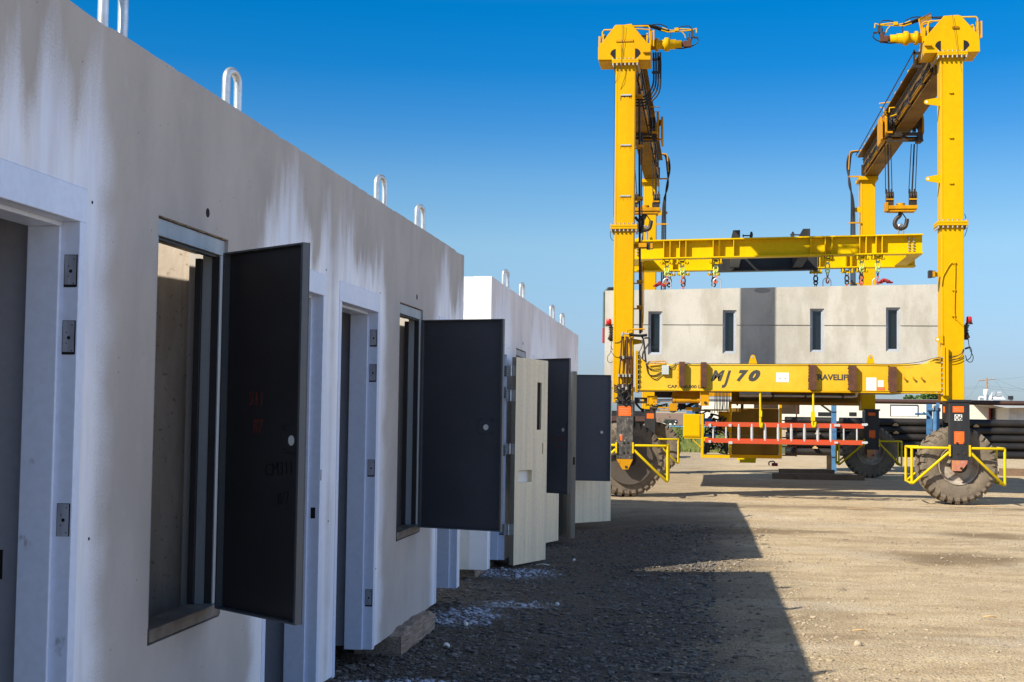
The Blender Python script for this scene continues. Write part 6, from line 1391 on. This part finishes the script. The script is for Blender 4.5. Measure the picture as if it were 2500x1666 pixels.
# ploughed field, grass verge, fence, vehicles on the left
f = MB(); 
def flat(mb, x0, x1, y0, y1, z, nx_=10, ny_=10): vs = [(x0+(x1-x0)*i/nx_, y0+(y1-y0)*j/ny_, z) for j in range(ny_+1) for i in range(nx_+1)]; mb.add(vs, [(j*(nx_+1)+i, j*(nx_+1)+i+1, (j+1)*(nx_+1)+i+1, (j+1)*(nx_+1)+i) for j in range(ny_) for i in range(nx_)], False)
M['field'] = mat('ploughed_soil', (.235, .145, .085), .95, scale=.02, amt=.6, bump=0); M['turf'] = mat('grass_soil', (.10, .115, .035), .95, scale=.4, amt=.7, bump=0)
flat(f, -700, 60, 150, 1300, BZ+.006); o = f.build('field', M['field']); structure(o, 'brown ploughed field stretching to the horizon behind the yard')
f = MB(); flat(f, -60, 4.5, 59, 150, BZ+.012); o = f.build('grass_verge', M['turf']); structure(o, 'rough grass verge between the yard and the field')
random.seed(21); gr = MB()
xg0, xg1 = -9, 2.0
for k in range(30000):
    y = 59+52*random.random()**1.6; x = random.uniform(xg0*y/60, xg1*y/60); h = random.uniform(.2, .72)*(1+.8*noise.noise(Vector((x*.4, y*.2, 0)))); w = .018*(y/60)**.9
    lx = random.gauss(0, .10); ly = random.gauss(0, .05); gr.add([(x-w, y, BZ), (x+w, y, BZ), (x+lx+w*.3, y+ly, BZ+h)], [(0, 1, 2)], False)
o = gr.build('grass', M['grass']); tag(o, 'tall uneven grass on the verge behind the far left wheel', 'grass', kind='stuff')
for i, (px, py, h_) in enumerate(((1629, 1075, 1.75), (1655, 1070, 1.1), (1618, 1080, 1.0), (1690, 1085, .9), (1611, 1070, 1.2), (1642, 1060, 1.0), (1664, 1062, 1.1))):
    Yw = 64; c = at(px, py, Yw); random.seed(40+i); root = thing('tall_weed', 'tall thin weed in the grass verge, ' + ['tallest one reaching into the sky', 'bushy one by the yellow cabinet', 'one beside the far left wheel', 'low one under the yellow cabinet', 'one against the black leg', 'one in front of the dark trailer', 'yellowish one next to the cabinet'][i], 'weed', (c.x, Yw, BZ), 'weeds in the verge')
    s = MB(); l = MB()
    for b in range(6):
        tip = Vector((c.x+random.gauss(0, .16)*h_, Yw+random.gauss(0, .1), BZ+h_*random.uniform(.55, 1))); base = Vector((c.x+random.gauss(0, .04), Yw, BZ)); mid = base.lerp(tip, .5)+Vector((random.gauss(0, .04), 0, 0)); s.tube([base, mid, tip], .008, 4)
        for k in range(26):
            p = base.lerp(tip, random.uniform(.25, 1))+Vector((random.gauss(0, .05), random.gauss(0, .05), 0)); a = Vector((random.gauss(0, 1), random.gauss(0, 1), random.gauss(0, 1))).normalized()*.045; q_ = a.orthogonal().normalized()*.02; l.add([p-a, p+q_, p+a, p-q_], [(0, 1, 2, 3)], False)
    s.build('stem', M['weed'], root); l.build('foliage', M['weed'], root)
fe = thing('pipe_fence', 'light blue pipe rail fence running along the grass verge', 'fence', (X(1640, 70), 70, BZ))
M['rail_blue'] = mat('light_blue_rail', (.12, .36, .58), .4, scale=3, bump=0)
q = MB(); p0 = at(1600, 1041, 70); q.tube([(X(1608, 70), 70, Z(1041.5, 70, 1640)), (X(1760, 70), 70, Z(1041.5, 70, 1640))], .032, 8); q.build('rail', M['rail_blue'], fe)
q = MB(); q.box(X(1560, 70), X(1760, 70), 70.2, 70.3, Z(1039.3, 70, 1640), Z(1038.2, 70, 1640)); q.build('top_cap', M['black_paint'], fe)
q = MB(); q.box(X(1601, 70), X(1608, 70), 69.9, 70, Z(1045, 70, 1604), Z(1040, 70, 1604)); q.build('end_marker', M['decal_white'], fe)
q = MB(); 
for px in (1606, 1625, 1640, 1672, 1750): q.cyl((X(px, 70), 70.1, BZ), (X(px, 70), 70.1, Z(1041.5, 70, 1640)-.03), .03, n=8)
q.build('post', M['rail_blue'], fe)
tr = thing('parked_trailer', 'dark flatbed trailer with white lamps parked at the edge of the brown field', 'trailer', (X(1636, 140), 140, BZ))
q = MB(); bpx(q, 1619, 1653, 1027, 1035, 140, 146); bpx(q, 1622, 1650, 1025, 1027, 141, 145); q.build('body', M['black_paint'], tr, bevel=.08)
q = MB(); bpx(q, 1634, 1639, 1034, 1038.5, 139.8, 140); bpx(q, 1645, 1649, 1034, 1037.5, 139.8, 140); bpx(q, 1648, 1651, 1028, 1030.5, 139.8, 139.95); q.build('white_panel', M['decal_white'], tr)
for px in (1624, 1646): c = at(px, 1036.5, 140.4); q = MB(); q.cyl(c, c+Vector((0, .3, 0)), .16*1.2, n=14); q.build('wheel', M['rubber'], tr)
pl2 = thing('white_sheet_pile', 'low pile of white sheets beside the dark trailer', 'sheet pile', (X(1612, 135), 135, BZ)); q = MB(); bpx(q, 1601, 1624, 1035, 1037.5, 134, 137); bpx(q, 1603, 1622, 1033.8, 1034.9, 134.5, 136.5); q.build('sheet', M['decal_white'], pl2)
wd = thing('storage_container', 'dark open-sided container with a brown top beam behind the near left wheel', 'container', (X(1540, 50), 50, BZ))
q = MB(); bpx(q, 1440, 1578, 1017, 1027, 50, 52); wdo = q.build('top_beam', M['brown_pipe'], wd); q = MB(); bpx(q, 1440, 1575, 1027.2, 1050, 50.3, 52); q.build('dark_side', M['black_paint'], wd); q = MB(); bpx(q, 1440, 1576, 1050.2, 1110, 50.3, 52); q.build('lower_side', M['grease'], wd)
q = MB(); bpx(q, 1446, 1577, 1004, 1016.8, 50.4, 52); q.build('tarp', M['black_pipe'], wd)

# ---------------------------------------------------------------- loose stones and litter on the yard
def stones(name, label, n, region, smin, smax, m, seed, kind='stuff', flat_=.6, dens=None):
    random.seed(seed); V = []; Fc = []
    ico = bmesh.new(); bmesh.ops.create_icosphere(ico, subdivisions=1, radius=1); bv = [v.co.copy() for v in ico.verts]; bf_ = [[v.index for v in f.verts] for f in ico.faces]; ico.free()
    variants = []
    for _ in range(10): variants.append([Vector((v.x*random.uniform(.7, 1.2), v.y*random.uniform(.7, 1.2), v.z*random.uniform(.5, 1.0))) for v in bv])
    for k in range(n):
        x, y = region()
        if dens and random.random() > dens(x, y): continue
        s = smin+(smax-smin)*random.random()**4; a = random.random()*6.283; ca, sa = math.cos(a), math.sin(a); var = random.choice(variants); o = len(V); zz = gz(x, y)+s*.15
        if -6 < x < 12: zz += noise.noise(Vector((x*.9, y*.9, 0)))*.018 + noise.noise(Vector((x*4.5, y*4.5, 3)))*.007
        e = random.uniform(.6, 1.3)
        for v in var: V.append((x+(v.x*ca-v.y*sa*e)*s, y+(v.x*sa+v.y*ca*e)*s, zz+v.z*s*flat_))
        for f in bf_: Fc.append([i+o for i in f])
    q = MB(); q.v = [Vector(p) for p in V]; q.f = Fc; q.m = [0]*len(Fc); q.s = [False]*len(Fc); o = q.build(name, m); return tag(o, label, 'gravel', kind='stuff')
def stone_mat():
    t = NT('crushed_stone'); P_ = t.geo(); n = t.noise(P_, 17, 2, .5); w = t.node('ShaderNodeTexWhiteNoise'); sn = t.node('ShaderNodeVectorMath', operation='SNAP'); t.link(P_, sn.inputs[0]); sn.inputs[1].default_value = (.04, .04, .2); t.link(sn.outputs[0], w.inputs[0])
    c = t.mix(w.outputs['Value'], (.04, .037, .035), (.21, .195, .18)); c = t.mix(t.ss(n, .5, .7, 0, .6), c, (.10, .072, .05))  # stone greys darkened to deepen the modules' shade as well
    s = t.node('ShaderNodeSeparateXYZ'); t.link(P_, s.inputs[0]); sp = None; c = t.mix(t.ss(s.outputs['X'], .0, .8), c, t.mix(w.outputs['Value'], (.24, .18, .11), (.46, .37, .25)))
    for (cx, cy, rx, ry) in ((-1.95, 7.75, .42, .42), (-1.72, 8.05, .3, .25), (-1.92, 10.75, .35, .6), (-1.6, 11.5, .4, .25), (-1.9, 13.6, .5, .5), (-1.95, 4.2, .5, .6)):
        dx = t.math('DIVIDE', t.math('SUBTRACT', s.outputs['X'], cx), rx); dy = t.math('DIVIDE', t.math('SUBTRACT', s.outputs['Y'], cy), ry)
        d = t.math('SQRT', t.math('ADD', t.math('MULTIPLY', dx, dx), t.math('MULTIPLY', dy, dy))); k = t.ss(t.math('ADD', d, t.math('MULTIPLY', t.math('SUBTRACT', t.noise(P_, 5, 4), .5), 1.1)), .55, 1.1, 1, 0); sp = k if sp is None else t.math('MAXIMUM', sp, k)
    c = t.mix(t.math('MULTIPLY', sp, .85), c, (.50, .55, .66)); return t.out(c, .85, 0, None, .3)
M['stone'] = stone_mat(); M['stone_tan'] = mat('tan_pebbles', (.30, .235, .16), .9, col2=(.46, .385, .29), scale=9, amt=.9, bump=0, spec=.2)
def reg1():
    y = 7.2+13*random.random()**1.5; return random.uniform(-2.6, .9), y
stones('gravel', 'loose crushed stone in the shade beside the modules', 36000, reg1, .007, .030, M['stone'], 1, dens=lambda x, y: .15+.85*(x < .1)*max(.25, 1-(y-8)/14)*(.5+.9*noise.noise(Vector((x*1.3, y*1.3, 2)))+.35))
def reg2():
    y = 7.8+20*random.random()**1.4; return random.uniform(-.6, .42*y), y
stones('gravel', 'scattered tan pebbles on the sunlit packed dirt', 24000, reg2, .003, .020, M['stone_tan'], 2, dens=lambda x, y: .6+.8*noise.noise(Vector((x*.8, y*.8, 9))))
random.seed(77)
tw_ = MB()
for k in range(90):
    y = 8.3+13*random.random()**1.2; x = random.uniform(-1.2, .40*y); a = random.gauss(0, .5); L = random.uniform(.03, .14); d = Vector((math.cos(a), math.sin(a), 0))*L; p = Vector((x, y, gz(x, y)+.012)); tw_.tube([p-d*.5, p+Vector((0, 0, random.uniform(0, .02))), p+d*.5], random.uniform(.002, .006), 4)
o = tw_.build('wood_litter', M['timber']); tag(o, 'splinters and twigs scattered over the dirt yard', 'litter', kind='stuff')
for i, (px, py, w, h, lab) in enumerate(((2410, 1240, 26, 3, 'long thin pale stick on the dirt at the right'), (2110, 1259, 40, 2, 'thin stick lying level below the sill beam'), (2418, 1514, 15, 4, 'short pale wood offcut on the sunlit dirt'), (2100, 1548, 18, 4, 'flat pale wood scrap on the sunlit dirt'), (1325, 1385, 16, 3, 'white scrap of pipe below the beige door'), (1650, 1655, 60, 5, 'curved strip of bark in the shade at the bottom'), (1820, 1612, 28, 7, 'grey wood splinters in the shade near the shadow edge'))):
    d = at(px, py, 10); k = (EYE-.0)/(EYE-d.z) if d.z < EYE else 1; p = Vector((d.x*k, 10*k, gz(d.x*k, 10*k)+.02)); L = w*p.y/F_PX
    q = MB(); q.tube([p-Vector((L, -.02, 0)), p+Vector((0, 0, .012)), p+Vector((L, .03, 0))], h*p.y/F_PX*.45, 5, smooth_pts=3); o = q.build('wood_scrap', M['decal_white'] if 'white' in lab else (M['timber'] if 'shade' in lab else M['fresh_wood'])); tag(o, lab, 'wood scrap')
for i, (px, py, r_, lab) in enumerate(((1360, 1478, .018, 'single white stone in the shaded gravel left of the sticks'), (1090, 1581, .024, 'bright pale stone near the timber block'), (1138, 1527, .020, 'pointed pale stone right of the timber block'), (2095, 1577, .030, 'largest tan stone on the sunlit dirt'), (1402, 1370, .02, 'small pale stone below the second beige door'))):
    d = at(px, py, 10); k = EYE/(EYE-d.z); p = Vector((d.x*k, 10*k, gz(d.x*k, 10*k)+.01)); q = MB(); bmq = bmesh.new(); bmesh.ops.create_icosphere(bmq, subdivisions=2, radius=r_)
    q.add([p+v.co*(1+.35*noise.noise(v.co*30+Vector((i*9, 0, 0)))) for v in bmq.verts], [[v.index for v in f.verts] for f in bmq.faces], False); bmq.free(); o = q.build('stone', M['decal_white'] if 'pale' in lab or 'white' in lab else M['stone_tan']); tag(o, lab, 'stone')

for o in bpy.data.objects:
    if '_local' in o: del o['_local']
